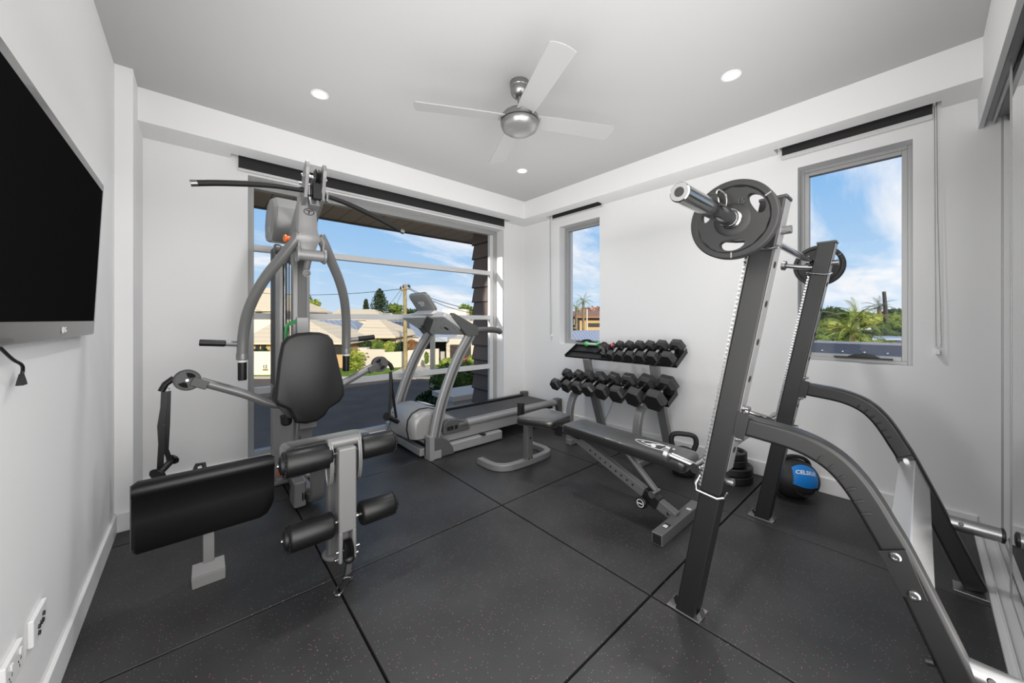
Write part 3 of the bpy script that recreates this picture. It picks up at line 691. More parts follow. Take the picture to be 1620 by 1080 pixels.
G().cyl((1.12, 2.735, .432), (1.235, 2.81, .355), .0185, 18).lathe([(.014, 0), (.03, 0), (.033, .006), (.03, .012), (.014, .012)], (1.118, 2.733, .434), (-.8, -.5, .5), 24).obj('hand_grip', BLACK, h)
# ankle clip on the lever
h = thing('snap_hook', 'steel snap hook on a short black strap at the foot of the leg lever', 'hook', (XC - .01, 1.74, .02))
g = G(); g.sweep([(XC + .005, LY - .04, .07), (XC - .002, 1.745, .06), (XC - .015, 1.725, .02)], (1, .15, 0), .026, .012); g.sphere((XC, 1.745, .075), (.024, .02, .018), 14); g.obj('strap', BLACK, h)
P = [(x, y, .007) for x, y in ((.51, 1.735), (.532, 1.72), (.528, 1.70), (.47, 1.645), (.455, 1.643), (.447, 1.652), (.452, 1.668))]
G().tube(smooth([V(p) for p in P] + [V(P[0])], 5)[:-1], .0045, 8, closed=True).obj('steel_loop', CHROME, h)
# green resistance band looped over the column
h = thing('resistance_band', 'green rubber exercise band looped around the multi-gym column', 'band', (.50, 2.70, 1.1))
g = G(); g.sweep(smooth([(.45, 2.72, .86), (.447, 2.715, 1.0), (.448, 2.712, 1.12), (.456, 2.71, 1.158), (.478, 2.708, 1.168), (.51, 2.706, 1.18), (.56, 2.706, 1.182), (.562, 2.74, 1.18), (.56, 2.80, 1.178)], 4), (0, .6, .8), .03, .004)
g.sweep(smooth([(.436, 2.725, .86), (.434, 2.72, 1.0), (.437, 2.718, 1.13), (.452, 2.714, 1.165)], 4), (0, 1, 0), .02, .014)
g.obj('loop', GREEN, h, bev=.002)
# ---- preacher curl pad standing on the floor
pc = thing('preacher_curl_pad', 'wide black padded arm-curl board standing on a silver foot in front of the multi-gym', 'exercise pad', (.045, 2.15, 0))
g = G(); x0, x1 = -.205, .292; N = 7
def prof(k):
    e = .018 * k
    return [(2.115 + e * .3, .222 + e), (2.104, .25 + e * .4), (2.098, .36), (2.098, .455), (2.085, .468), (2.084, .495), (2.098, .513 - e * .4), (2.125, .519 - e), (2.15, .512 - e), (2.162, .48 - e * .3), (2.165, .36), (2.165, .25 + e * .4), (2.155, .225 + e)]
g.loft([[(x, y if k < 1 else y * .2 + 2.125 * .8, z) for y, z in prof(k)] for x, k in ((x0, 1), (x0 + .006, .6), (x0 + .02, 0), (x1 - .06, 0), (x1 - .03, 0), (x1 - .012, .3), (x1 - .003, .75), (x1, 1))])
for v in g.bm.verts:
    if v.co.x > x1 - .055 and v.co.z < .37: v.co.z += (.37 - v.co.z) * .42 * ((v.co.x - (x1 - .055)) / .055) ** 2
g.obj('arm_pad', VINYL, pc, ang=50)
G().box(-.06, .16, 2.166, 2.178, .27, .47).obj('pad_plate', SILVER, pc, bev=.003)
G().sweep([(.042, 2.20, .44), (.042, 2.185, .30), (.042, 2.165, .18), (.042, 2.16, .02)], (1, 0, 0), .042, .04).obj('post', SILVER, pc, bev=.004)
G().hexa([(-.015, 2.10, 0), (.10, 2.10, 0), (.10, 2.115, 0), (-.015, 2.115, 0), (-.018, 2.105, .045), (.101, 2.105, .045), (.101, 2.12, .045), (-.018, 2.12, .045)]).hexa([(-.018, 2.105, .04), (.101, 2.105, .04), (.101, 2.12, .036), (-.018, 2.12, .036), (-.015, 2.15, .085), (.098, 2.15, .085), (.098, 2.155, .08), (-.015, 2.155, .08)]).box(-.01, .095, 2.112, 2.20, 0, .012).obj('foot_plate', SILVER, pc, bev=.002)
G().tube([(.0, 2.17, .47), (-.005, 2.19, .50), (.0, 2.2, .515), (.025, 2.2, .515), (.03, 2.18, .48)], .009, 8).obj('locking_lug', BLACK, pc)
# ================================================================== TREADMILL
tm = thing('treadmill', 'silver folding treadmill standing along the big window', 'exercise machine', (2.3, 3.06, 0))
# deck: side beams, belt, foot rails
DY0, DY1 = 2.78, 3.34
for y, o_ in ((2.80, 0), (3.31, 0)):
    G().box(1.50, 2.93, y - .02, y + .02, .10, .195).obj('side_beam', LSILVER, tm, bev=.004)
g = G(); g.box(1.60, 3.16, 2.835, 3.285, .185, .228); g.obj('running_belt', mat('dark_grey_running_belt', 62, .6, bump=(500, .2)), tm, bev=.015, seg=4)
G().box(1.75, 3.13, 2.825, 3.295, .155, .186).obj('deck_board', BLACK, tm, bev=.004)
for y in (DY0, DY1):
    fr = G().tube([(1.86, y, .232), (3.12, y, .234)], .034, 20).obj('foot_rail', LSILVER, tm) if y == DY0 else G().box(1.86, 3.12, y - .03, y + .03, .215, .245).obj('foot_rail', DKSTEEL, tm, bev=.006)
    g = G()
    for k in range(64 if y == DY0 else 1): g.box(1.90 + k * .019, 1.909 + k * .019, y - .02, y + .02, .262, .2675)
    g.obj('grip_ribs', LSILVER, fr) if y == DY0 else None
    G().tube([(1.775, y, .225), (1.80, y, .231), (1.885, y, .232)], [.02, .036, .037], 20).obj('rail_boot', MSILVER, fr) if y == DY0 else None
    G().box(3.115, 3.20, y - .04, y + .04, .19, .275).box(3.15, 3.215, y - .03, y + .03, .0, .20).obj('rear_foot', MSILVER, tm, bev=.012, seg=3)
# motor hood
P = [(1.345, .17), (1.325, .26), (1.335, .34), (1.375, .395), (1.45, .425), (1.54, .425), (1.65, .385), (1.78, .315), (1.90, .245), (1.90, .20), (1.75, .17)]
def hp_(k): return [(1.6 + (x - 1.6) * k, .17 + (z - .17) * k) for x, z in P]
g = G(); g.loft([[(x, y, z) for x, z in hp_(k)] for y, k in ((2.80, .72), (2.805, .80), (2.84, .90), (2.92, .97), (3.05, 1), (3.18, .97), (3.27, .9), (3.31, .78))])
hood = g.obj('motor_hood', LSILVER, tm, ang=50)
g = G(); g.loft([[(x, y, z) for x, z in hp_(k)] for y, k in ((2.865, .938), (2.868, .948), (2.876, .95), (2.879, .94))]); g.obj('hood_seam', BLACK, hood)
G().cbox((1.345, 3.16, .325), (.006, .045, .042), (0, R(12), 0)).obj('power_socket', BLACK, hood, bev=.003)
G().cbox((1.343, 3.085, .315), (.004, .055, .04), (0, R(12), 0)).cbox((1.343, 3.23, .33), (.004, .03, .03), (0, R(12), 0)).obj('white_sticker', WHITEP, hood)
G().cbox((1.62, 3.06, .403), (.10, .16, .003), (0, R(17), 0)).obj('label_plate', WHITEP, hood)
g = G(); g.prism([(1.63, .17), (1.63, .27), (1.68, .30), (1.76, .295), (1.85, .265), (1.91, .225), (1.91, .17)], (0, 2.80, 0), (1, 0, 0), (0, 0, 1), .05)
sc_ = g.obj('side_cover', MSILVER, tm, bev=.01, seg=3)
for x in (1.665, 1.70, 1.745):
    G().box(x, x + .03, 2.747, 2.752, .205, .24).obj('vent', DKSTEEL, sc_)
# base
G().box(1.50, 2.275, 2.715, 2.785, .012, .098).obj('base_rail', LSILVER, tm, bev=.014, seg=3)
G().box(1.42, 2.275, 3.335, 3.395, .012, .098).obj('base_rail', LSILVER, tm, bev=.014, seg=3)
G().box(1.43, 1.49, 2.80, 3.34, .02, .085).obj('cross_bar', LSILVER, tm, bev=.008)
G().cyl((1.50, 2.80, .13), (1.50, 3.34, .13), .024, 18).obj('roller_bar', LSILVER, tm)
G().box(1.47, 1.50, 2.775, 2.80, .02, .17).obj('lock_bracket', MSILVER, tm, bev=.003)
G().box(2.02, 2.06, 2.70, 2.76, .098, .112).obj('foot_pedal', BLACK, tm, bev=.003)
for (x, y) in ((1.55, 2.75), (1.46, 3.365)):
    dx = x - 1.55
    g = G(); g.prism([(1.485, .005), (1.72, .005), (1.70, .075), (1.655, .135), (1.60, .175), (1.50, .19)], (dx, y + .045, 0), (1, 0, 0), (0, 0, 1), .085); cv = g.obj('corner_cover', MSILVER, tm, bev=.01, seg=3)
    g = G(); g.box(1.47 + dx, 1.515 + dx, y - .047, y + .047, .0, .20); g.box(1.50 + dx, 1.58 + dx, y - .05, y - .046, .006, .075); g.obj('corner_strip', LSILVER, cv, bev=.006)
    pts = smooth([(1.535, .16), (1.575, .33), (1.62, .48), (1.70, .68), (1.79, .86), (1.87, .98), (1.925, 1.07)], 5)
    g = G(); g.sweep([(p.x + dx * (1 + 0 * p.y), y, p.y) for p in [V((a[0], a[1], 0)) for a in pts]], (0, 1, 0), .05, .095)
    up = g.obj('upright', LSILVER, tm, bev=.016, seg=3)
    g = G(); g.sweep([(p[0] + dx + .012, y - .0255, p[1]) for p in pts], (0, 1, 0), .004, .022); g.obj('groove_strip', MSILVER, up, bev=.001)
# console body between the uprights
g = G()
KN = [(1.62, 2.735, 1.212), (1.64, 2.735, 1.25), (1.90, 2.735, 1.045), (1.985, 2.735, 1.07), (1.97, 2.735, 1.118)]
KF = [(1.54, 3.405, 1.203), (1.56, 3.405, 1.235), (1.82, 3.405, 1.035), (1.90, 3.405, 1.07), (1.88, 3.405, 1.11)]
g.hull(KN + KF + [(1.66, 2.9, 1.262), (1.62, 3.25, 1.258)])
con = g.obj('console_body', PALES, tm, bev=.008, seg=3, ang=30)
g = G()
def under(a, b): p = V(KN[0]) + (V(KN[2]) - V(KN[0])) * a; q = V(KF[0]) + (V(KF[2]) - V(KF[0])) * a; return p + (q - p) * b
for i in range(26): g.sphere(under(.08 + .84 * rnd.random(), .06 + .88 * rnd.random()), .0042, 6)
g.obj('screw_hole', HOLE, con)
nrm = (V(KN[2]) - V(KN[0])).cross(V(KF[0]) - V(KN[0])).normalized()
g = G(); g.sweep([under(1.0, .95), under(.72, .86), under(.42, .62), under(.02, .30)], nrm, .012, [.085, .085, .08, .07]); g.obj('mast_strip', MSILVER, con, bev=.003)
g = G(); a = under(.55, .80); g.cbox(a, (.05, .03, .012), (0, R(30), 0)); a = under(.62, .3); g.cbox(a, (.045, .03, .012), (0, R(30), 0)); g.obj('vent_slot', HOLE, con)
# dark side collars and grip bars
for y, dx in ((2.75, 0), (3.375, -.09)):
    g = G(); g.hull([(1.87 + dx, y + o2, 1.03) for o2 in (-.03, .03)] + [(1.99 + dx, y + o2, 1.04) for o2 in (-.03, .03)] + [(1.985 + dx, y + o2, 1.118) for o2 in (-.03, .03)] + [(1.70 + dx, y + o2, 1.215) for o2 in (-.03, .03)] + [(1.71 + dx, y + o2, 1.25) for o2 in (-.03, .03)])
    cl = g.obj('side_collar', MSILVER, tm, bev=.008, seg=3)
    G().tube(smooth([(1.95 + dx, y, 1.085), (2.05 + dx, y, 1.09), (2.18 + dx, y, 1.088), (2.255 + dx, y, 1.075), (2.275 + dx, y, 1.05)], 5), [.029] * 18 + [.027, .025, .02], 16).obj('hand_rail', MSILVER, cl)
# tilted display head (seen from behind)
M_ = Mx.Translation((1.60, 3.075, 1.345)) @ Mx.Rotation(R(-35), 4, 'Y')
g = G(); g.M = M_
def rrect(hx, hy, r, n=6):
    o = []
    for sx, sy, a0 in ((1, 1, 0), (-1, 1, 90), (-1, -1, 180), (1, -1, 270)):
        for k in range(n + 1): a = R(a0 + 90 * k / n); o.append((sx * (hx - r) + r * math.cos(a), sy * (hy - r) + r * math.sin(a)))
    return o
g.loft([[(d, x * k, y * k) for x, y in rrect(.17, .105, .045)] for d, k in ((-.02, .94), (-.012, 1), (.012, 1), (.018, .97))])
dh = g.obj('display_head', LSILVER, tm, ang=50)
g = G(); g.M = M_; g.loft([[(d, x, y) for x, y in rrect(.172, .107, .046)] for d in (-.003, .003)]); g.obj('display_rim', MSILVER, dh)
g = G(); g.M = M_
for (y, z, a, b) in ((-.05, .01, .014, .022), (-.02, .02, .018, .010), (.0, .0, .022, .012), (.03, .012, .012, .022), (.012, -.02, .02, .01), (-.03, -.014, .01, .012)):
    g.box(-.0212, -.0198, y - a, y + a, z - b / 2, z + b / 2)
g.obj('rear_mark', WHITEP, dh)
G().hull([(1.585, 2.90, 1.235), (1.57, 3.27, 1.235), (1.69, 2.90, 1.25), (1.69, 3.27, 1.25), (1.645, 2.92, 1.285), (1.645, 3.23, 1.285), (1.68, 2.92, 1.285), (1.68, 3.23, 1.285)]).obj('display_hinge', PALES, tm, bev=.004)
cdp = smooth([(1.34, 3.155, .318), (1.31, 3.15, .25), (1.27, 3.16, .14), (1.22, 3.2, .03), (1.1, 3.26, .006), (.85, 3.36, .006), (.72, 3.4, .006)], 6)
G().tube(cdp, .004, 8).obj('power_cord', BLACK, tm)

# ================================================================== ADJUSTABLE BENCH
BX = 2.09
bn = thing('weight_bench', 'black padded adjustable weight bench with its head end inside the squat rack', 'bench', (BX, 1.5, 0))
g = G(); g.sweep(smooth([(1.765, 2.40, .025), (1.765, 2.27, .025), (1.79, 2.19, .025), (1.86, 2.14, .025), (1.98, 2.125, .025), (2.2, 2.125, .025), (2.31, 2.15, .025), (2.345, 2.21, .025), (2.35, 2.30, .025), (2.35, 2.42, .025)], 4), (0, 0, 1), .05, .055)
g.obj('rear_foot', SILVER, bn, bev=.006)
g = G(); g.box(2.025, 2.085, 2.10, 2.155, .03, .385); pst = g.obj('seat_post', RACKR, bn, bev=.005)
for z in (.22, .33): G().cyl((2.055, 2.098, z), (2.055, 2.0995, z), .009, 16).obj('hole', HOLE, pst)
for x in (2.037, 2.073): G().lathe([(0, 0), (.009, 0), (.008, .004), (0, .004)], (x, 2.10, .055), (0, -1, 0), 14).obj('bolt', CHROME, pst)
G().sweep([(BX - .01, 2.17, .372), (BX, 1.70, .36), (BX, 1.60, .345)], (1, 0, 0), .05, .05).obj('seat_beam', RACK, bn, bev=.005)
G().box(2.045, 2.09, 2.205, 2.25, .36, .485).obj('accessory_tube', DKSTEEL, bn, bev=.004)
G().box(2.056, 2.079, 2.216, 2.239, .4851, .4858).obj('tube_opening', HOLE, bn)
G().box(2.08, 2.10, 1.80, 1.86, .30, .36).box(2.12, 2.14, 1.78, 1.83, .31, .36).obj('seat_lug', DKSTEEL, bn, bev=.003)
def rpoly(C, r, n=6):
    """polygon with rounded corners"""
    o = []; m = len(C)
    for i in range(m):
        p, a, b = V(C[i]), V(C[i - 1]), V(C[(i + 1) % m]); da, db = (a - p).normalized(), (b - p).normalized()
        for k in range(n + 1):
            t = k / n; q0, q1 = p + da * r, p + db * r
            o.append((1 - t) ** 2 * q0 + 2 * t * (1 - t) * p + t * t * q1)
    return o
def pad(g, C, z0, z1, r, e, zf=None):
    c = sum((V(p) for p in C), V((0, 0))) / len(C); out_ = rpoly(C, r); rg = []
    for z, k in ((z0, e * .4), (z0 + e * .3, 0), (z1 - e, 0), (z1 - e * .45, e * .22), (z1 - e * .12, e * .6), (z1, e * 1.3), (z1 + .003, e * 3)):
        ring = []
        for p in out_:
            d = p - c; L = d.length; q = c + d * (1 - k / L); ring.append((q.x, q.y, z + (zf(q.x, q.y) if zf else 0)))
        rg.append(ring)
    return g.loft(rg)
pad(G(), [(1.865, 2.085), (2.27, 2.13), (2.265, 1.83), (1.985, 1.80)], .372, .432, .05, .02).obj('seat_pad', BENCHV, bn, ang=60)
zf = lambda x, y: (y - 1.7) * .030
pad(G(), [(1.985, 1.715), (2.225, 1.715), (2.235, .855), (1.995, .845)], .372, .432, .035, .02, zf).obj('back_pad', BENCHV, bn, ang=60)
bp = [o for o in bn.children if o.name.startswith('back_pad')][0]
# printed emblem: outline, abstract figure, stripes
def lz(y): return .4345 + (y - 1.7) * .030
g = G(); cx, cy = 2.115, 1.06
def em(x, y): return (cx + x * .8, cy + y * .8, lz(cy + y * .8) + .0012)
ring = [em(.062 * math.sin(R(a)) * (1 - .25 * max(0, math.cos(R(a)))), .155 * math.cos(R(a)) + .02) for a in range(-130, 131, 8)]
g.tube(ring, .0016, 5)
for P in ([(-.02, .10), (.0, .06), (.03, .04), (.012, .01), (-.01, .03), (-.03, .06)], [(-.045, .02), (-.01, .05), (.01, .02), (-.02, -.005), (-.05, -.0)], [(.02, .03), (.045, .01), (.05, -.03), (.04, -.035), (.03, .0), (.01, .015)], [(.0, .13), (.012, .12), (.004, .10), (-.012, .11)]):
    g._f([g._v(em(*p)) for p in P])
for k, (w_, y) in enumerate(((.052, -.055), (.056, -.07))): g.tube([em(-w_, y), em(w_, y)], .0018, 5)
for k in range(7): g.hull([em(-.054 + .0155 * k + a, -.085 + b) for a in (0, .011) for b in (0, -.034)] + [(em(-.05 + .0155 * k, -.1)[0], em(0, -.1)[1], em(0, -.1)[2] + .0004)])
g.obj('printed_emblem', PRINT, bp)
# spine, brace, front stabiliser
A, B_ = V((BX, 1.66, .335)), V((BX, .93, .045))
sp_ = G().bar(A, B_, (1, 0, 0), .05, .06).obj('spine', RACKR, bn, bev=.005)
for k in range(9):
    c = A + (B_ - A) * (.2 + .055 * k); G().cyl(c - V((.0262, 0, 0)), c - V((.0245, 0, 0)), .0065, 12).obj('hole', HOLE, sp_)
sl = A + (B_ - A) * .80; dr = (B_ - A).normalized()
G().bar(sl - dr * .05, sl + dr * .05, (1, 0, 0), .064, .074).obj('sliding_collar', RACK, bn, bev=.006)
br = G().bar((BX + .02, 1.30, .36), (BX + .02, 1.06, .145), (1, 0, 0), .035, .022).obj('brace', SILVER, bn, bev=.005)
G().cyl((BX - .04, 1.06, .14), (BX + .05, 1.06, .14), .012, 16).lathe([(0, 0), (.02, 0), (.02, .008), (0, .008)], (BX - .045, 1.06, .14), (1, 0, 0), 18).obj('brace_bolt', STEEL, br)
kn = G().lathe([(0, 0), (.014, 0), (.014, .02), (.03, .022), (.034, .03), (.034, .045), (.03, .05), (0, .05)], sl + V((-.03, .03, -.02)), (-1, .1, 0), 28).obj('pop_pin_knob', BLACK, bn)
G().lathe([(.02, .0505), (.024, .0505), (.024, .0512), (.02, .0512), (.02, .0505)], sl + V((-.03, .03, -.02)), (-1, .1, 0), 28, False).box(sl.x - .0815, sl.x - .081, sl.y + .02, sl.y + .05, sl.z - .024, sl.z - .018).obj('knob_mark', PRINT, kn)
G().lathe([(0, 0), (.01, 0), (.008, .005), (0, .005)], B_ - dr * .04 - V((.025, 0, 0)), (-1, 0, 0), 14).obj('bolt', CHROME, bn)
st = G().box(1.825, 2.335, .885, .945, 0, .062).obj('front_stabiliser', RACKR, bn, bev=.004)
G().box(1.8235, 1.8252, .892, .938, .006, .056).obj('tube_opening', HOLE, st)
G().box(1.905, 1.955, .90, .93, .0622, .0628).obj('sticker', BLACK, st)
G().box(1.91, 1.918, .903, .927, .0628, .0633).box(1.922, 1.93, .905, .927, .0628, .0633).box(1.934, 1.938, .905, .925, .0628, .0633).box(2.19, 2.215, .895, .92, .0622, .0628).obj('white_label', PRINT, st)
G().tube([(BX + .06, 1.30, .35), (BX + .06, 1.28, .318), (BX + .06, 1.16, .31), (BX + .06, 1.14, .35)], .006, 8).obj('adjuster_handle', BLACK, bn)

# ================================================================== SQUAT RACK
XN, XF, UW = 1.475, 2.525, .075
rk = thing('squat_rack', 'charcoal steel squat rack with leaning uprights and curved back legs', 'rack', (2.04, .3, 0))
LEAN = (.332 - .627) / 1.6
def uy(z): return .627 + LEAN * z                # centre line of an upright
for x0 in (XN, XF):
    xc = x0 + UW / 2
    g = G(); z1 = 1.598
    g.hexa([(x0, uy(0) - .037, 0), (x0 + UW, uy(0) - .037, 0), (x0 + UW, uy(0) + .037, 0), (x0, uy(0) + .037, 0),
            (x0, uy(z1) - .037, z1), (x0 + UW, uy(z1) - .037, z1), (x0 + UW, uy(z1) + .037, z1), (x0, uy(z1) + .037, z1)])
    up = g.obj('upright', RACK, rk, bev=.006, seg=3)
    # lighter rear face plate with adjustment holes
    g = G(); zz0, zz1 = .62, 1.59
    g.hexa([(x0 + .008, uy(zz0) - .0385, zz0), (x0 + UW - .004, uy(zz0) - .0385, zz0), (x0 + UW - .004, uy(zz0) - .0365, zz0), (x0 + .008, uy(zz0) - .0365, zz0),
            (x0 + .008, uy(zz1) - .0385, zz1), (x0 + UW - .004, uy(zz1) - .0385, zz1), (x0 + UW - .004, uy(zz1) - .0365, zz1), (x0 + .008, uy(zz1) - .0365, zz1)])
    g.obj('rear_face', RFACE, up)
    for k in range(6):
        z = .70 + .135 * k; d = V((0, -1, LEAN)); c = V((xc, uy(z) - .0388, z))
        if z > 1.4: break
        G().lathe([(0, -.001), (.012, -.001), (.012, .001), (0, .001)], c, (0, -1, -.18), 18).obj('adjustment_hole', HOLE, up)
    g = G(); g.hexa([(x0 - .001, uy(1.59) - .042, 1.592), (x0 + UW + .001, uy(1.59) - .042, 1.592), (x0 + UW + .001, uy(1.59) + .039, 1.592), (x0 - .001, uy(1.59) + .039, 1.592), (x0 - .001, uy(1.59) - .042, 1.604), (x0 + UW + .001, uy(1.59) - .042, 1.604), (x0 + UW + .001, uy(1.59) + .039, 1.604), (x0 - .001, uy(1.59) + .039, 1.604)])
    g.obj('end_cap', DKSTEEL, up, bev=.003)
    # toothed chrome strip on the lifting side
    g = G(); z0_, z1_ = (.54, 1.42)
    a, b = V((x0 + .010, uy(z0_) + .041, z0_)), V((x0 + .010, uy(z1_) + .041, z1_)); g.bar(a, b, (1, 0, 0), .018, .009); g.bar(a + V((.054, 0, 0)), b + V((.054, 0, 0)), (1, 0, 0), .018, .009)
    g.obj('strip_backing', SILVER, up); g = G()
    for k in range(58):
        p = a + (b - a) * (k / 57); g.cbox((xc - .002, p.y + .0015, p.z), (.0765, .0095, .005), (R(40 if k % 2 else -25), 0, 0))
    g.obj('toothed_strip', CHROME, up)
    G().box(x0 - .004, x0 + UW + .01, .567, .695, 0, .007).obj('foot_plate', STEEL, up, bev=.002)
    for y_, dz in ((.577, .02), (.68, .02)): G().hexa([(x0 + .02, y_ - .012, .006), (x0 + .055, y_ - .012, .006), (x0 + .055, y_ + .012, .006), (x0 + .02, y_ + .012, .006), (x0 + .02, y_ - .001, .03), (x0 + .055, y_ - .001, .03), (x0 + .055, y_ + .001, .03), (x0 + .02, y_ + .001, .03)]).obj('foot_gusset', STEEL, up)
    # curved back leg
    P = smooth([(.44, .802), (.37, .796), (.285, .786), (.225, .768), (.175, .738), (.135, .693), (.104, .642), (.078, .59), (.05, .533), (0, .412), (-.075, .221), (-.158, .008)], 5)
    g = G(); g.sweep([(xc + .002, p[0], p[1]) for p in [(q[0], q[1]) for q in [V((a_, b2, 0)) for a_, b2 in [(v[0], v[1]) for v in P]]]], (1, 0, 0), .066, .068)
    lg_ = g.obj('back_leg', RACK, rk, bev=.012, seg=3)
    # crush wrinkles on the inside of the bend, shade put into their dark colour
    for k in range(6):
        q = P[17 + 3 * k]; t_ = (P[18 + 3 * k] - P[16 + 3 * k]).normalized(); nn = V((t_.y, -t_.x, 0)); nn = nn if nn.y < 0 or True else -nn
        c = V((x0 + .004, q[0] + .018, q[1] - .020)); 
        n2 = V((0, -t_.y, t_.x)) if (-t_.y > 0) else V((0, t_.y, -t_.x))
        n2 = V((0, abs(t_.y), -abs(t_.x))).normalized(); tt = V((0, t_.x, t_.y)).normalized(); c = V((x0 + .0045, q[0], q[1])) + n2 * .013
        gw = G(); gw.M = Mx.Translation(c) @ Mx((V((1, 0, 0)), n2, tt)).transposed().to_4x4(); gw.sphere((0, 0, 0), (.0012, .014, .0045), 12); gw.obj('bend_wrinkle', CREASE, lg_)
    g = G(); g.prism([(.453, .765), (.438, .855), (.40, .845), (.418, .752)], (x0 - .003, 0, 0), (0, 1, 0), (0, 0, 1), .004); bk = g.obj('joint_bracket', RACK, rk, bev=.0015)
    for z in (.745, .862):
        y_ = uy(z) - .037; G().lathe([(0, 0), (.011, 0), (.011, .008), (.006, .01), (.006, .02), (0, .02)], (x0 + .03, y_, z), (0, -1, 0), 12).obj('bolt', STEEL, bk)
    g = G(); g.hexa([(x0 - .004, .082, .525), (x0 - .004, -.035, .40), (x0 - .004, -.04, .385), (x0 - .004, .07, .54)] + [(x0, .082, .525), (x0, -.035, .40), (x0, -.04, .385), (x0, .07, .54)]) if False else None
    g = G(); g.prism([(.082, .522), (.028, .55), (-.012, .432), (.036, .418)], (x0 - .0025, 0, 0), (0, 1, 0), (0, 0, 1), .004); jp = g.obj('joint_plate', RACK, rk, bev=.001)
    for y_, z in ((.048, .522), (.013, .434)): G().lathe([(0, 0), (.013, 0), (.0125, .004), (.009, .007), (.005, .007), (.005, .005), (0, .005)], (x0 - .0025, y_, z), (-1, 0, 0), 20).obj('bolt', CHROME, jp)
    G().box(x0 - .025, x0 + UW - .01, -.218, -.092, 0, .006).obj('foot_plate', STEEL, rk, bev=.002)
    # storage peg towards the mirror
    zp = .30; y_ = -.045
    pg = G().lathe([(0, 0), (.029, 0), (.029, .155), (.0, .155)], (xc + .005, -.068, .272), (0, -1, 0), 28).obj('storage_peg', STEEL, rk)
    G().lathe([(.0, 0), (.031, 0), (.031, .008), (.02, .012), (0, .012)], (xc + .005, -.222, .272), (0, -1, 0), 24).obj('rubber_cap', BLACK, pg)
    G().lathe([(.0, 0), (.008, 0), (.006, .004), (0, .004)], (xc - .022, -.115, .283), (-1, 0, .4), 12).obj('peg_screw', DKSTEEL, pg)
    G().lathe([(.0, 0), (.010, 0), (.010, .014), (.0, .014)], (xc - .03, -.022, .27), (0, 1, -.3), 14).obj('peg_nut', BLACK, pg)
    # bar hook with knob
    hk = G().tube([(xc, uy(1.47) + .03, 1.474), (xc, .45, 1.482), (xc, .515, 1.496)], .0125, 16).obj('bar_hook', CHROME, rk)
    g = G(); g.lathe([(0, 0), (.022, 0), (.027, .003), (.027, .018), (.022, .022), (.0, .022)], (xc, .512, 1.496), (0, 1, .2), 26)
    g.obj('hook_knob', STEEL, hk)
    G().tube([(x0 - .006, uy(1.42) + .05, 1.44), (x0 - .006, uy(1.42) - .03, 1.425), (x0 - .004, uy(1.42) - .048, 1.43), (x0 + .03, uy(1.42) - .05, 1.435)], .005, 8).obj('hook_wire', CHROME, hk)
    G().cyl((xc, uy(1.49) - .037, 1.49), (xc, uy(1.49) - .065, 1.49), .014, 16).obj('hook_bolt', STEEL, hk)
# safety catches
for x0, xa, xb, xk in ((XN, 1.455, 2.15, 1.462), (XF, 2.485, 2.62, 2.495)):
    y_ = uy(.60) + .062
    sc2 = G().cyl((xa, y_, .608), (xb, y_, .612), .019, 20).obj('safety_catch', CHROME, rk)
    G().cyl((xk + .01, y_, .612), (xk - .005, y_ + .10, .634), .0125, 16).obj('catch_rod', CHROME, sc2)
    G().lathe([(.0, 0), (.026, 0), (.033, .004), (.033, .02), (.026, .024), (0, .024)], (xk - .005, y_ + .095, .633), (-.1, 1, .2), 28).obj('catch_knob', STEEL, sc2)
    G().tube([(x0 + .01, uy(.58) + .045, .59), (x0 - .008, uy(.56) + .055, .55), (x0 - .01, uy(.53) + .045, .524), (x0 - .01, uy(.52) - .03, .516), (x0 - .004, uy(.52) - .05, .523), (x0 + .025, uy(.52) - .052, .535)], .0055, 8).obj('catch_wire', CHROME, sc2)
    G().cyl((x0 + .04, uy(.57) - .03, .575), (x0 + .04, uy(.57) - .062, .575), .013, 16).obj('catch_bolt', STEEL, sc2)
# rear cross member
g = G(); cm = [(.022 + a * .37 + b * .93, .462 + a * .93 - b * .37) for a, b in ((-.062, -.028), (-.062, .028), (.062, .028), (.062, -.028))]
g.hexa([(XN + .066, y, z) for y, z in cm] + [(XF + .01, y, z) for y, z in cm])
g.obj('cross_member', mat('silver_cross_member', 205, .22, .6), rk, bev=.004)

# ================================================================== BARBELL AND PLATES ON THE RACK
bz, by = 1.507, .402
bb = thing('barbell', 'chrome olympic barbell resting on the hooks of the squat rack', 'barbell', (2.05, by, bz))
G().cyl((1.36, by, bz), (2.745, by, bz), .0145, 20).obj('shaft', CHROME, bb)
for s_, xe in ((1, .918), (-1, 3.185)):
    g = G(); L = 1.345 - .918
    g.lathe([(.0, .004), (.012, .004), (.0125, 0), (.0225, 0), (.0252, .003), (.0252, L), (.034, L), (.036, L + .004), (.036, L + .03), (.03, L + .034), (.0, L + .034)], (xe, by, bz), (s_, 0, 0), 36)
    sv = g.obj('sleeve', CHROME, bb)
    G().lathe([(.0125, -.0006), (.0222, -.0006), (.0222, .001), (.0125, .001), (.0125, -.0006)], (xe, by, bz), (s_, 0, 0), 32, False).obj('sleeve_end', SILVER, sv)
    G().lathe([(0, .0), (.0125, .0), (.0125, .002), (0, .002)], (xe + s_ * .0012, by, bz), (s_, 0, 0), 24).obj('sleeve_bolt', BLACK, sv)
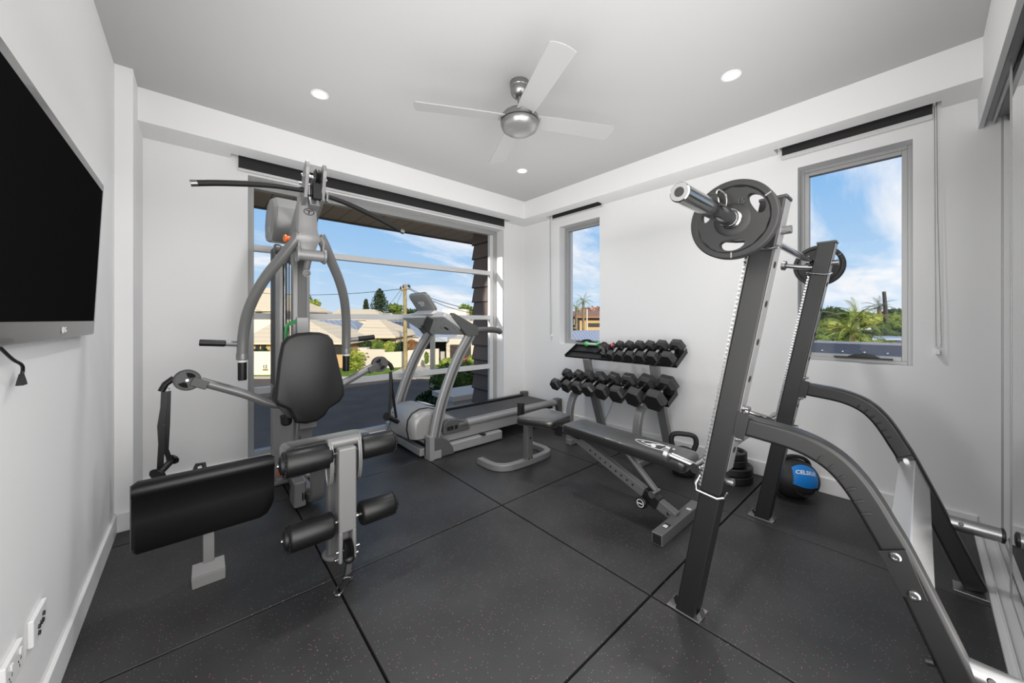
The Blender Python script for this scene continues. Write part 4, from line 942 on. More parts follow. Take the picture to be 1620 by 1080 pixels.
def plate(name, label, c, axis, r, th, mt, grips=True, group=None):
    """rubber plate with three hand slots"""
    t = thing(name, label, 'weight plate', c, group)
    c, ax = V(c), V(axis).normalized(); u = V((0, 0, 1)) if abs(ax.z) < .9 else V((1, 0, 0)); u = (u - ax * u.dot(ax)).normalized(); w_ = ax.cross(u)
    n = 96; rot = R(0)
    def ringpts(f, z): return [c + ax * z + u * math.cos(2 * pi * k / n + rot) * f(2 * pi * k / n) + w_ * math.sin(2 * pi * k / n + rot) * f(2 * pi * k / n) for k in range(n)]
    g = G(); h = th / 2
    if not grips:
        g.lathe([(.026, -h), (r * .45, -h), (r * .5, -h * .7), (r * .82, -h * .7), (r * .86, -h), (r * .97, -h), (r, -h * .8), (r, h * .8), (r * .97, h), (r * .86, h), (r * .82, h * .7), (r * .5, h * .7), (r * .45, h), (.026, h), (.026, -h)], c, ax, 64, False)
        g.obj('disc', mt, t)
    else:
        m = 96; bm = g.bm
        def P(rad, a, z): return c + ax * z + (u * math.cos(a) + w_ * math.sin(a)) * rad
        # outer band, inner hub, and web with openings
        g.lathe([(r * .86, -h), (r * .97, -h), (r, -h * .8), (r, h * .8), (r * .97, h), (r * .86, h), (r * .82, h * .75), (r * .82, -h * .75), (r * .86, -h)], c, ax, 96, False)
        g.lathe([(.0262, -h), (r * .36, -h), (r * .42, -h * .75), (r * .42, h * .75), (r * .36, h), (.0262, h), (.0262, -h)], c, ax, 64, False)
        zz = h * .75
        def slot(a0):                              # oval slot outline between hub and band, polar (rad, ang)
            return [(r * (.645 + .145 * math.sin(R(q))), a0 + .46 * math.cos(R(q))) for q in range(0, 360, 15)]
        for k in range(3):
            a0 = R(90 + 120 * k) + R(90)
            S = slot(a0); nS = len(S)
            # sector boundary sampled to match the slot
            B2 = []
            for q in range(0, 360, 15):
                cs, sn = math.cos(R(q)), math.sin(R(q)); m_ = max(abs(cs), abs(sn)); x_, y2 = cs / m_, sn / m_
                B2.append((r * (.62 + .205 * y2), a0 + R(60) * x_))
            fr, bk_, fs, bs = [[g._v(P(a, b, z)) for a, b in L] for L, z in ((B2, zz), (B2, -zz), (S, zz), (S, -zz))]
            for i in range(nS):
                j = (i + 1) % nS
                g._f([fr[i], fr[j], fs[j], fs[i]]); g._f([bk_[j], bk_[i], bs[i], bs[j]]); g._f([fs[i], fs[j], bs[j], bs[i]])
        d = g.obj('disc', mt, t)
        for k in range(3):
            a = R(60 * (2 * k + 1)) + R(0)
            G().bar(P(r * .84, a, h + .0002), P(r * .98, a, h + .0002), ax, .001, .004).bar(P(r * .84, a, -h - .0002), P(r * .98, a, -h - .0002), ax, .001, .004).obj('rim_notch', SILVER, d)
    G().lathe([(.0255, -h - .002), (.031, -h - .002), (.031, h + .002), (.0255, h + .002), (.0255, -h - .002)], c, ax, 32, False).obj('steel_bushing', CHROME, t)
    return t
RUBP = mat('plate_rubber', 25, .5, bump=(240, .12))
pl = plate('weight_plate', 'black rubber weight plate with hand slots on the near end of the barbell', (1.312, by, bz), (-1, 0, 0), .126, .034, RUBP)
g = text_mesh('15', .024, (1.2941, by - .028, bz + .052), (0, -1, 0), (0, 0, 1), .0006); g.obj('weight_number', DKSTEEL, pl)
plate('weight_plate', 'black rubber weight plate on the far end of the barbell against the window', (2.797, by, bz), (-1, 0, 0), .120, .034, RUBP)
cl = thing('spring_clip', 'steel spring collar clipped on the barbell in front of its near plate', 'clip', (1.28, by, bz))
G().tube([(1.276 + .0025 * k / 6, by + .0285 * math.cos(2 * pi * k / 18), bz + .0285 * math.sin(2 * pi * k / 18)) for k in range(46)], .0028, 8).obj('coil', CHROME, cl)
G().tube(smooth([(1.274, by + .012, bz + .026), (1.27, by + .005, bz + .05), (1.268, by + .008, bz + .075), (1.268, by + .026, bz + .095), (1.268, by + .034, bz + .088), (1.27, by + .028, bz + .06), (1.275, by + .024, bz + .02)], 5), .0028, 8).obj('wire_handle', CHROME, cl)
G().hull([(1.262, by + .026, bz + .03), (1.262, by + .048, bz + .035), (1.262, by + .03, bz + .085), (1.262, by + .055, bz + .09), (1.272, by + .026, bz + .03), (1.272, by + .048, bz + .035), (1.272, by + .03, bz + .085), (1.272, by + .055, bz + .09)]).obj('thumb_grip', BLACK, cl, bev=.003)

# ================================================================== DUMBBELL RACK
dr_ = thing('dumbbell_rack', 'silver two-tier dumbbell rack with black trays against the side window wall', 'rack', (2.95, 1.88, 0))
TYA, TYB = 1.30, 2.47
U_X0, U_Z0, U_X1, U_Z1 = 2.93, .795, 3.135, .905
L_X0, L_Z0, L_X1, L_Z1 = 2.785, .500, 2.95, .575
def tray(name, x0, z0, x1, z1):
    d = V((x1 - x0, 0, z1 - z0)); L = d.length; d.normalize(); nz = V((-d.z, 0, d.x))
    g = G(); th = .004
    def slab_(o, a, b, t, y0=TYA, y1=TYB):     # plate from o+a*d .. o+b*d thickness t along nz
        pass
    o = V((x0, 0, z0))
    def plank(p, q, t):
        p, q = V(p), V(q); e = (q - p).normalized(); n_ = V((-e.z, 0, e.x)) * t
        g.hexa([p + V((0, TYA, 0)), q + V((0, TYA, 0)), q + V((0, TYB, 0)), p + V((0, TYB, 0)), p + n_ + V((0, TYA, 0)), q + n_ + V((0, TYA, 0)), q + n_ + V((0, TYB, 0)), p + n_ + V((0, TYB, 0))])
    plank(o, o + d * L, .004); plank(o + nz * .0, o + nz * .019, -.004); plank(o + d * L, o + d * L + nz * .019, .004); plank(o + d * (L * .47), o + d * (L * .47) + nz * .019, .004)
    for y0 in (TYA, TYB - .004):
        q = [o, o + d * L, o + d * L + nz * .05, o + nz * .042] if y0 == TYA else [o, o + d * L, o + d * L + nz * .03, o + nz * .028]
        g.hexa([p + V((0, y0, 0)) for p in q] + [p + V((0, y0 + .004, 0)) for p in q])
    return g.obj(name, BLACK, dr_, bev=.001), o, d, nz, L
ut, uo, ud, un, uL = tray('tray', U_X0, U_Z0, U_X1, U_Z1)
lt, lo, ld, ln_, lL = tray('tray', L_X0, L_Z0, L_X1, L_Z1)
for y in (1.49, 2.19):
    G().sweep([(3.205, y, .02), (3.06, y, .40), (2.955, y, .70), (2.93, y, .80)], (0, 1, 0), .075, .05).obj('rear_leg', SILVER, dr_, bev=.006)
    G().sweep(smooth([(2.70, y + .03, .02), (2.70, y + .03, .22), (2.705, y + .03, .32), (2.735, y + .03, .41), (2.79, y + .03, .47), (2.88, y + .02, .515)], 4), (0, 1, 0), .06, .05).obj('front_leg', SILVER, dr_, bev=.006)
    G().sweep([(2.66, y + .015, .025), (3.225, y + .015, .025)], (0, 1, 0), .06, .05).obj('foot', SILVER, dr_, bev=.006)
    G().sweep([(2.93, y, .787), (3.13, y, .895)], (0, 1, 0), .04, .012).sweep([(2.74, y, .466), (2.95, y, .565)], (0, 1, 0), .04, .012).obj('tray_bracket', SILVER, dr_, bev=.002)
HEX = mat('black_hex_rubber', 50, .42, bump=(260, .15))
HEXF = mat('shaded_hex_face', 24, .5)  # end faces coloured darker, as shaded beside the bright top facets
def dumbbell(x, label, group, c, axis, R_, Lh, gap, spin=0, mt=HEX):
    """hex dumbbell: two bevelled hexagonal heads on a chrome handle"""
    t = thing('hex_dumbbell', label, 'dumbbell', c, group)
    c, ax = V(c), V(axis).normalized(); n_ = V((0, 1, 0)); up_ = n_.cross(ax).normalized()
    if up_.z < 0: up_ = -up_
    def ring(r, z): return [c + ax * z + (n_ * math.cos(R(60 * k + spin)) + up_ * math.sin(R(60 * k + spin))) * r for k in range(6)]
    for s_ in (-1, 1):
        z0 = gap / 2; g = G(); g.loft([ring(R_ * .62, s_ * z0), ring(R_ * .97, s_ * (z0 + R_ * .22)), ring(R_, s_ * (z0 + R_ * .3)), ring(R_, s_ * (z0 + Lh - R_ * .22)), ring(R_ * .78, s_ * (z0 + Lh))])
        
        for f in g.bm.faces:
            if len(f.verts) == 6: f.material_index = 1
        hd_ = g.obj('head', [mt, HEXF], t, bev=.002, smooth=False)
    g = G(); h = gap / 2 + .004
    g.lathe([(.013, -h), (.013, -h * .75), (.0165, -h * .4), (.0175, 0), (.0165, h * .4), (.013, h * .75), (.013, h)], c, ax, 18); g.obj('handle', CHROME, t)
    return t
low_y = [2.405, 2.26, 2.13, 2.0, 1.855, 1.70, 1.54, 1.365]
low_r = [.062, .064, .068, .070, .075, .080, .086, .092]
names = ['smallest hex dumbbell at the treadmill end of the lower tray', 'second dumbbell of the lower tray from the treadmill end', 'third dumbbell of the lower tray from the treadmill end', 'fourth dumbbell of the lower tray from the treadmill end', 'fourth largest dumbbell of the lower tray', 'third largest hex dumbbell of the lower tray', 'second largest hex dumbbell of the lower tray', 'largest hex dumbbell at the kettlebell end of the lower tray']
for k in range(8):
    r = low_r[k]; c = lo + ld * (lL * .26) + ln_ * (.016 + r * .87)
    dumbbell(0, names[k], 'hex dumbbells on the lower tray', (c.x, low_y[k], c.z), ld, r, .030 + r * .75, .12, [10, 20, 4, -6, 12, 3, 14, 8][k])
up_y = [1.905, 1.805, 1.70, 1.60, 1.49, 1.36]
up_r = [.049, .052, .055, .058, .063, .069]
names = ['smallest hex dumbbell of the upper tray, beside the ab wheel', 'second smallest hex dumbbell of the upper tray', 'third smallest hex dumbbell of the upper tray', 'third largest hex dumbbell of the upper tray', 'second largest hex dumbbell of the upper tray', 'largest hex dumbbell at the open end of the upper tray']
for k in range(6):
    r = up_r[k]; c = uo + ud * (uL * .42) + un * (.020 + r * .87)
    dumbbell(0, names[k], 'hex dumbbells on the upper tray', (c.x, up_y[k], c.z), ud, r, .028 + r * .75, .115, [16, 22, 8, 14, 6, 4][k])
# tiny black dumbbells, coloured vinyl dumbbells and the ab wheel
def vinyl(label, c, axis, m1, m2, r, L):
    t = thing('vinyl_dumbbell', label, 'dumbbell', c); c, ax = V(c), V(axis).normalized()
    for s_ in (-1, 1):
        G().lathe([(0, 0), (r * .7, 0), (r, r * .3), (r, r * 1.1), (r * .7, r * 1.5), (0, r * 1.5)], c + ax * s_ * (L / 2 - r * 1.5), ax * s_, 10).obj('head', m1, t, bev=.002)
    G().cyl(c - ax * (L / 2 - r), c + ax * (L / 2 - r), r * .55, 14).obj('handle', m2, t); return t
cu_ = uo + ud * (uL * .74) + un * .04
vinyl('small light green vinyl dumbbell on the top tray below the slim window', (cu_.x + .03, 2.24, cu_.z + .022), (0, 1, 0), NEONG, NEONL, .025, .19)
vinyl('small coral red vinyl dumbbell on the top tray behind the ab wheel', (cu_.x + .03, 2.06, cu_.z + .018), (.15, 1, 0), REDV, REDV, .024, .15)
vinyl('tiny black dumbbell on the upper tray directly behind the ab wheel', (cu_.x + .02, 1.955, cu_.z + .025), (1, -.1, .5), BLACK, CHROME, .021, .13)
vinyl('tiny black dumbbell on the upper tray between the ab wheel and the first hex head', (cu_.x + .02, 1.865, cu_.z + .02), (1, -.1, .5), BLACK, CHROME, .021, .12)
t = thing('ab_wheel', 'twin-wheel ab roller with black grips lying on the upper dumbbell tray', 'ab roller', (3.0, 2.05, .90))
c = V((3.0, 2.04, .905)); ax = V((-.92, .33, -.35)).normalized()
for d in (-.028, .012):
    G().lathe([(.05, 0), (.058, -.004), (.062, .004), (.062, .014), (.058, .022), (.05, .018), (.05, 0)], c + ax * d, ax, 36, False).obj('tyre', RUBBER, t)
    g = G(); g.lathe([(.044, .0), (.051, .0), (.051, .018), (.044, .018), (.044, 0)], c + ax * d, ax, 36, False).lathe([(0, 0), (.018, 0), (.018, .018), (0, .018)], c + ax * d, ax, 20)
    u = ax.orthogonal().normalized(); w_ = ax.cross(u)
    for k in range(4):
        q = u * math.cos(k * pi / 2) + w_ * math.sin(k * pi / 2); g.bar(c + ax * (d + .009) + q * .014, c + ax * (d + .009) + q * .048, ax, .014, .014)
    g.obj('spoked_rim', LSILVER, t)
for s_ in (-1, 1): G().lathe([(0, 0), (.012, 0), (.015, .01), (.015, .08), (.017, .09), (0, .09)], c + ax * (.035 * s_), ax * s_, 18).obj('hand_grip', BLACK, t)

# ================================================================== FLOOR GEAR ON THE SIDE WALL
kb = thing('kettlebell', 'black kettlebell with thick handle on the floor behind the weight bench', 'kettlebell', (2.83, 1.205, 0))
kc = V((2.83, 1.205, 0))
G().lathe([(0, 0), (.06, 0), (.085, .015), (.105, .06), (.108, .11), (.095, .155), (.07, .185), (.045, .20), (0, .205)], kc, (0, 0, 1), 36).obj('bell', RUBBER, kb)
dk = V((-.755 * 0 - .45, .89, 0)).normalized()
G().tube(smooth([kc - dk * .06 + V((0, 0, .17)), kc - dk * .085 + V((0, 0, .235)), kc - dk * .08 + V((0, 0, .285)), kc - dk * .05 + V((0, 0, .303)), kc + V((0, 0, .306)), kc + dk * .05 + V((0, 0, .303)), kc + dk * .08 + V((0, 0, .285)), kc + dk * .085 + V((0, 0, .235)), kc + dk * .06 + V((0, 0, .17))], 5), .0185, 16).obj('handle', RUBBER, kb)
px, py = 3.02, .945
for r, z, grp, lb in ((.145, .028, 'a', 'large black weight plate at the very bottom of the floor stack'), (.145, .086, 'a', 'large black weight plate second from the floor in the stack'), (.115, .142, 'a', 'smaller black weight plate second from the top of the floor stack'), (.112, .192, 'a', 'small black weight plate on top of the floor stack')):
    plate('weight_plate', lb, (px + (.0 if r > .13 else -.012), py, z), (0, 0, 1), r, .052 if r > .13 else .046, RUBP, grips=(z > .18), group='weight plates stacked on the floor')
# grip ball
mb = thing('medicine_ball', 'blue and black medicine ball with moulded grips on the floor behind the rack', 'medicine ball', (3.0, .57, 0))
bc = V((3.02, .572, .128)); ra, rb = .152, .128
fx = V((.755, -.656, 0)); fy = V((.656, .755, 0)); fz = V((0, 0, 1))      # long axis, away, up
MB = Mx((fx, fy, fz)).transposed().to_4x4(); MB.translation = bc
T = Mx.Rotation(R(9), 4, 'Y')
g = G(); g.M = MB @ T; g.lathe([(rb * math.sin(pi * k / 24) ** .85, -ra * math.cos(pi * k / 24)) for k in range(25)], (0, 0, 0), (1, 0, 0), 48); g.obj('shell', RUBBER, mb)
g = G(); g.M = MB @ T; rows = []
for i in range(15):
    x = -.13 + .26 * i / 14; rr = rb * (max(0, 1 - (x / ra) ** 2)) ** .46 * 1.012; lo_, hi_ = -8 + 10 * (x / .13) ** 2 , 58 - 28 * abs(x / .13) ** 2.2
    rows.append([g._v((x, -rr * math.cos(R(a)), rr * math.sin(R(a)))) for a in [lo_ + (hi_ - lo_) * k / 10 for k in range(11)]])
for A_, B2 in zip(rows, rows[1:]):
    for k in range(10): g._f([A_[k], A_[k + 1], B2[k + 1], B2[k]])
bp2 = g.obj('blue_panel', BLUE, mb)
def onball(x, a, k=1.02): rr = rb * (max(0, 1 - (x / ra) ** 2)) ** .46 * k; return (MB @ T) @ V((x, -rr * math.cos(R(a)), rr * math.sin(R(a))))
def wrap(txt, size, x0, a0, shear=.25):
    g = text_mesh(txt, size, (0, 0, 0), (1, 0, 0), (0, 1, 0), .0004, shear, 1.08, .0012)
    for v in g.bm.verts: v.co = onball(x0 + v.co.x, a0 + math.degrees(v.co.y / rb), 1.022 + v.co.z)
    return g
wrap('CELSIUS', .034, -.005, 34, .3).obj('brand_lettering', PRINT, bp2)
g = G(); 
for s_ in (1, -1):
    hw = [(MB @ T) @ V((x, -.01, s_ * z)) for x, z in ((-.10, .085), (-.075, .125), (-.03, .142), (.03, .142), (.075, .125), (.10, .085))]
    G().tube(smooth(hw, 5), .0125, 12).obj('moulded_grip', RUBBER, mb)
    G().tube([(MB @ T) @ V((x, -.118 + .35 * x * x, -.03 - .012 * s_ * 0 - z)) for x, z in ((-.07, .0), (-.05, .03), (0, .045), (.05, .03), (.07, 0))], .005, 8).obj('grip_ring', DKSTEEL, mb) if s_ > 0 else None
g = text_mesh('2KG', .022, bc + V((.105, -.098, .01)), (0, 0, -1), (.8, .6, 0), .0005); g.obj('weight_number', PRINT, mb)
# thin cord down the wall to the floor
tag(G().tube(smooth([(3.22, 2.06, .42), (3.215, 2.09, .32), (3.20, 2.15, .17), (3.17, 2.22, .06), (3.1, 2.30, .006), (3.0, 2.36, .005), (2.85, 2.4, .005)], 6), .0028, 8).obj('extension_cord', mat('grey_cord', 120, .5)), 'thin grey power cord dropping behind the dumbbell rack to the floor', 'cord')
# ================================================================== OUTSIDE
GZ = -3.0
CS, SN = math.cos(R(41.1)), math.sin(R(41.1))
def Q(lat, d, z): return V((CS * lat + SN * d, -SN * lat + CS * d, z))      # street frame: along the street, away from the house, height
def W(u, v, d): return Q((u - 806.5) / 568 * d, d, 1.184 - (v - 506) / 568 * d)
STR = Mx.Rotation(R(-41.1), 4, 'Z')
CREAM = mat('cream_render', (226, 206, 176), .9); CREAM2 = mat('pale_cream_render', (234, 222, 202), .9); TAN = mat('tan_brick', (196, 164, 120), .9)
OFFW = mat('white_render', (212, 200, 184), .9); TILE = striped('cream_roof_tile', (222, 204, 174), (212, 194, 164), 3.0, 2, .9, .2)
METAL = striped('grey_metal_roof', (148, 156, 168), (118, 126, 140), 2.2, 0, .5, .22); SOLAR = mat('solar_panel_glass', (38, 44, 62), .25); DARKW = mat('dark_window_glass', (52, 50, 50), .2); SHADE = mat('dark_shade', (66, 58, 52), .9)  # SHADE: dark colour standing for shade in openings and under the eave
TIMB = mat('weathered_timber', (150, 132, 92), .9, var=(4, (128, 112, 76), (166, 148, 108)))
LEAFD = leafmat('dark_green_leaf', (28, 46, 26), (62, 84, 40)); LEAFM = leafmat('mid_green_leaf', (56, 84, 34), (120, 136, 58)); LEAFY = leafmat('yellow_green_leaf', (96, 120, 40), (176, 178, 84)); LEAFB = leafmat('blue_green_pine', (30, 48, 36), (60, 78, 52), .6)
PALM = leafmat('palm_leaf', (62, 92, 34), (168, 176, 84), 1.2); LEAFR = leafmat('reddish_leaf', (110, 70, 48), (150, 120, 70), .8)
TRUNK = mat('grey_brown_trunk', (132, 112, 86), .9, var=(6, (108, 92, 70), (154, 134, 104)))
GRASS = mat('lawn_grass', (104, 132, 46), .95, var=(2.2, (84, 112, 36), (132, 150, 62)), spec=.1); ASPH = mat('dark_asphalt', (104, 96, 86), .95, var=(.9, (98, 90, 80), (110, 101, 91)), spec=.1)
CONC = mat('pale_concrete', (196, 182, 160), .9)
def st(name, poly, z, th, m):                       # flat ground patch from street-frame corners
    g = G(); P = [Q(a, b, z) for a, b in poly]; g.loft([[p - V((0, 0, th)) for p in P], P]); return struct(name, g, m, smooth=False)
st('ground', [(-140, -60), (160, -60), (160, 220), (-140, 220)], GZ - .05, .2, mat('distant_ground', (120, 112, 84), .95))
st('road', [(-60, 9.5), (60, 9.5), (60, 25.6), (-60, 25.6)], GZ, .04, ASPH)
st('pavement', [(-60, 25.6), (60, 25.6), (60, 26.3), (-60, 26.3)], GZ + .07, .1, CONC)
st('lawn', [(-60, 26.3), (60, 26.3), (60, 36), (-60, 36)], GZ + .06, .1, GRASS)
st('driveway', [(-9.2, 25.4), (-6.6, 25.4), (-6.6, 32), (-9.2, 32)], GZ + .09, .1, CONC)
st('garden_bed', [(-3.0, 6.0), (2, 6.0), (2, 9.4), (-3.0, 9.4)], GZ + .05, .1, mat('dark_soil', (70, 58, 46), .95))
# the house this room belongs to
g = G(); g.box(-9, TX - .21, -6, BY + .24, GZ, 2.9); g.box(TX - .2, RX + .24, -6, BY + .24, GZ, -.26); g.box(TX - .2, RX + .24, -6, -.61, -.26, 2.9)
struct('wall_exterior', g, mat('dark_cladding', (84, 76, 70), .9))
struct('roof_slab', G().box(-9.6, 3.9, -6.6, 4.0, 2.86, 3.0), mat('roof_sheet', 120, .7))
SOF = striped('lined_timber_soffit', (168, 148, 128), (96, 84, 72), 5.2, 0, .7, .05)
struct('soffit', G().box(-3, 3.9, BY + .26, 4.90, 2.455, 2.50), SOF)
struct('fascia', G().box(-3, 3.9, 4.88, 4.93, 2.44, 2.72), mat('dark_fascia', (70, 66, 64), .6))
g = G()
for k in range(27):
    z = -3.075 + k * .205; a, b = .028, .002
    g.hexa([(3.03 - a, 3.70, z), (3.6, 3.70, z), (3.6, 4.255 + a, z), (3.03 - a, 4.255 + a, z), (3.03 - b, 3.70, z + .214), (3.6, 3.70, z + .214), (3.6, 4.255 + b, z + .214), (3.03 - b, 4.255 + b, z + .214)])
struct('wall_wing', g, striped('dark_brown_shingle', (116, 102, 94), (46, 42, 40), 1 / .205, 2, .85, .06), smooth=False)  # dark lines painted in as the shadow under each shingle
struct('wall_parapet', G().box(3.5, 5.2, 5.55, 6.1, GZ, -.27).box(3.42, 5.2, 5.45, 6.2, -.27, -.18), OFFW)
# ---- houses over the street
def house(name, label, d, depth, u0, u1, v_eave, mw, roof=None, group='houses across the street'):
    t = thing(name, label, 'house', W((u0 + u1) / 2, 506, d) * 1.0, group); t.location.z = GZ
    g = G(); a, b = W(u0, v_eave, d), W(u1, v_eave, d); bk = Q(0, depth, 0); lo = V((0, 0, GZ - a.z))
    P = [a, b, b + bk, a + bk]; g.loft([[p + lo for p in P], P]); g.obj('walls', mw, t, smooth=False)
    return t
def hip(t, d, depth, u0, u1, v, r0, r1, vr, m, over=.5, nm='roof'):
    e = [W(u0, v, d) - Q(0, over, 0), W(u1, v, d) - Q(0, over, 0)]; bk = Q(0, depth + 2 * over, 0)
    rg = [W(r0, vr, d) + Q(0, depth / 2, 0), W(r1, vr, d) + Q(0, depth / 2, 0)]
    k = (d + depth / 2) / d
    rg = [W(r0, vr, d + depth / 2), W(r1, vr, d + depth / 2)]
    g = G(); P = [e[0], e[1], e[1] + bk, e[0] + bk]; th = V((0, 0, .16))
    g.loft([[p - th for p in P], P]); v_ = [g._v(p) for p in P]; a, b = g._v(rg[0]), g._v(rg[1])
    g._f([v_[0], v_[1], b, a]); g._f([v_[1], v_[2], b]); g._f([v_[2], v_[3], a, b]); g._f([v_[3], v_[0], a])
    return g.obj(nm, m, t, smooth=False)
def opening(t, d, u0, v0, u1, v1, m, nm='window'):
    a, b = W(u0, v0, d - .06), W(u1, v1, d - .06); g = G(); A = [V((a.x, a.y, b.z)), V((b.x, b.y, b.z)), V((b.x, b.y, a.z)), V((a.x, a.y, a.z))]; n_ = Q(0, .3, 0)
    g.loft([A, [p + n_ for p in A]]); return g.obj(nm, m, t, smooth=False)
t = house('suburban_house', 'tall cream house with tiled gable roof seen left of the multi-gym tower', 40, 10, 380, 446, 490, CREAM2)
hip(t, 40, 10, 370, 452, 490, 415, 432, 455, TILE); opening(t, 40, 404, 494, 414, 503, DARKW)
t = house('suburban_house', 'low tan house with hipped roof behind the fence numbered twelve', 31, 9, 392, 545, 540, TAN)
hip(t, 31, 9, 384, 553, 541, 448, 478, 501, TILE, .7)
for u0, u1 in ((404, 409), (413, 419), (526, 540)): opening(t, 30.9, u0, 545, u1, 560, DARKW)
t = house('suburban_house', 'house with grey metal roof next to a cream hipped wing beyond the hedge', 38, 10, 488, 628, 536, CREAM)
hip(t, 38, 10, 482, 574, 535, 492, 560, 506, METAL, .4, 'metal_roof'); hip(t, 37, 9, 562, 628, 532, 585, 596, 500, TILE, .5)
opening(t, 37.9, 580, 537, 592, 544, DARKW); opening(t, 37.9, 604, 537, 616, 544, DARKW)
t = house('suburban_house', 'long pale house with broad cream roof along the skyline', 62, 12, 520, 606, 505, CREAM2)
hip(t, 62, 12, 514, 612, 505, 535, 592, 489, TILE)
t = house('suburban_house', 'small gabled house on the skyline between tower and press arm', 70, 10, 494, 532, 503, CREAM2); hip(t, 70, 10, 490, 536, 503, 505, 524, 494, METAL)
opening(t, 69.8, 503, 503.5, 508, 506.5, DARKW); opening(t, 69.8, 512, 503.5, 517, 506.5, DARKW)
t = house('suburban_house', 'house behind the power pole with solar panels on a grey metal roof', 44, 10, 606, 668, 532, OFFW)
m1 = hip(t, 44, 10, 600, 674, 531, 608, 664, 507, METAL, .4, 'metal_roof')
for k in range(5):
    a = .20 + .10 * k
    def RP(x, y): e0, e1 = W(600, 531, 44) - Q(0, .4, 0), W(674, 531, 44) - Q(0, .4, 0); r0, r1 = W(608, 507, 49), W(664, 507, 49); return (e0 + (e1 - e0) * x) * (1 - y) + (r0 + (r1 - r0) * x) * y + V((0, 0, .12))
    g = G(); g.quad(RP(a, .40), RP(a + .09, .40), RP(a + .09, .86), RP(a, .86)); g.obj('solar_panel', SOLAR, m1, smooth=False)
t = house('suburban_house', 'white flat-roofed house with upper storey block beside the dark shingle wall', 44, 9, 672, 752, 508, OFFW)
g = G(); a, b = W(700, 489, 46), W(738, 489, 46); bk = Q(0, 8, 0); P = [a, b, b + bk, a + bk]; g.loft([[p - V((0, 0, 3)) for p in P], P]); g.obj('upper_storey', CREAM2, t, smooth=False); opening(t, 45.9, 722, 499, 735, 503, DARKW)
t = house('carport_house', 'white house with grey roofed carport and dark garage seen through the treadmill uprights', 35, 8, 706, 756, 536, OFFW)
g = G(); a, b = W(662, 533, 34), W(708, 533, 34); bk = Q(0, 6, 0); P = [a, b, b + bk, a + bk]; g.loft([[p - V((0, 0, .45)) for p in P], P]); g.obj('carport_roof', mat('grey_fascia', (170, 176, 186), .6), t, smooth=False)
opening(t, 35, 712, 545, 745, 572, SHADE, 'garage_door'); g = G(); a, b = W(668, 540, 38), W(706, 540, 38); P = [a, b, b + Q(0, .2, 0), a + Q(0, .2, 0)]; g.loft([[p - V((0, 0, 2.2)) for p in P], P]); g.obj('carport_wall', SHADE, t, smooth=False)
opening(t, 34.6, 697, 556, 703, 578, mat('grey_door', (176, 172, 164), .7), 'door')
# ---- fence walls
t = thing('garden_fence', 'white rendered front fence with house number and letter slot', 'fence', W(416, 506, 27)); t.location.z = GZ
g = G(); a, b = W(388, 556, 27), W(452, 556, 27); P = [a, b, b + Q(0, .25, 0), a + Q(0, .25, 0)]; g.loft([[V((p.x, p.y, GZ)) for p in P], P]); g.obj('wall_panel', CREAM2, t, smooth=False)
fx_, fy_ = Q(1, 0, 0), V((0, 0, 1)); text_mesh('12', .36, W(419, 580, 26.95), fx_, fy_, .01).obj('house_number', DKSTEEL, t)
a, b = W(415.5, 583.5, 26.94), W(423, 586, 26.94); g = G(); A = [V((a.x, a.y, b.z)), V((b.x, b.y, b.z)), V((b.x, b.y, a.z)), V((a.x, a.y, a.z))]; g.loft([A, [p + Q(0, .1, 0) for p in A]]); g.obj('letter_slot', TIMB, t)
t = thing('garden_fence', 'long white rendered front fence stepping down beside the power pole', 'fence', W(620, 506, 29)); t.location.z = GZ
for u0, v0, d0, u1, v1, d1 in ((566, 552, 31.2, 608, 557, 30.8), (608, 557, 30.8, 645, 554, 31.6), (645, 554, 31.6, 694, 546, 33.4)):
    a, b = W(u0, v0, d0), W(u1, v1, d1); b.z = a.z; P = [a, b, b + Q(0, .25, 0), a + Q(0, .25, 0)]; g = G(); g.loft([[V((p.x, p.y, GZ)) for p in P], P]); g.obj('wall_panel', OFFW, t, smooth=False)
g = G(); a = W(566, 550, 31); b = W(580, 550, 31); P = [a, b, b + Q(0, .7, 0), a + Q(0, .7, 0)]; g.loft([[V((p.x, p.y, GZ)) for p in P], P]); g.obj('gate_pier', OFFW, t, smooth=False)
# ---- power pole and lines
t = thing('power_pole', 'tall timber power pole with short crossarm across the street', 'pole', W(641, 506, 27.5)); t.location.z = GZ
p0, p1 = W(641.5, 590, 27.5), W(640.5, 450, 27.5); p0.z = GZ; g = G(); g.tube([p0, p1], [.17, .13], 14); g.obj('pole', TIMB, t)
a, b = W(633, 459, 27.5), W(648, 456.5, 27.3); G().bar(a, b, (0, 0, 1), .1, .12).obj('crossarm', TIMB, t)
for u, v in ((634, 457), (638, 455), (646, 454), (648, 455)): c = W(u, v, 27.4); G().lathe([(0, 0), (.06, 0), (.08, .06), (.05, .12), (.06, .2), (0, .22)], c, (0, 0, 1), 10).obj('insulator', DKSTEEL, t)
WIRE = mat('black_wire', 30, .6)
for i, (A, B2, sag, lb) in enumerate(((W(634, 457, 27.4), W(360, 457, 34), .5, 'overhead wire running left from the power pole'), (W(648, 456, 27.4), W(790, 494, 22), .35, 'upper overhead wire running right from the power pole'), (W(647, 457, 27.4), W(790, 500, 24), .45, 'lower overhead wire running right from the power pole'),
        (W(634, 458, 27.4), W(600, 496, 38), .2, 'thin service wire dropping to the house beside the pine tree'), (W(637, 459, 27.4), W(619, 492, 36), .2, 'thin service wire dropping to the house left of the pole'))):
    P = [A + (B2 - A) * (k / 14) - V((0, 0, sag * 4 * (k / 14) * (1 - k / 14))) for k in range(15)]
    tag(G().tube(P, .022 if i < 3 else .014, 5).obj('power_line', WIRE), lb, 'wire')
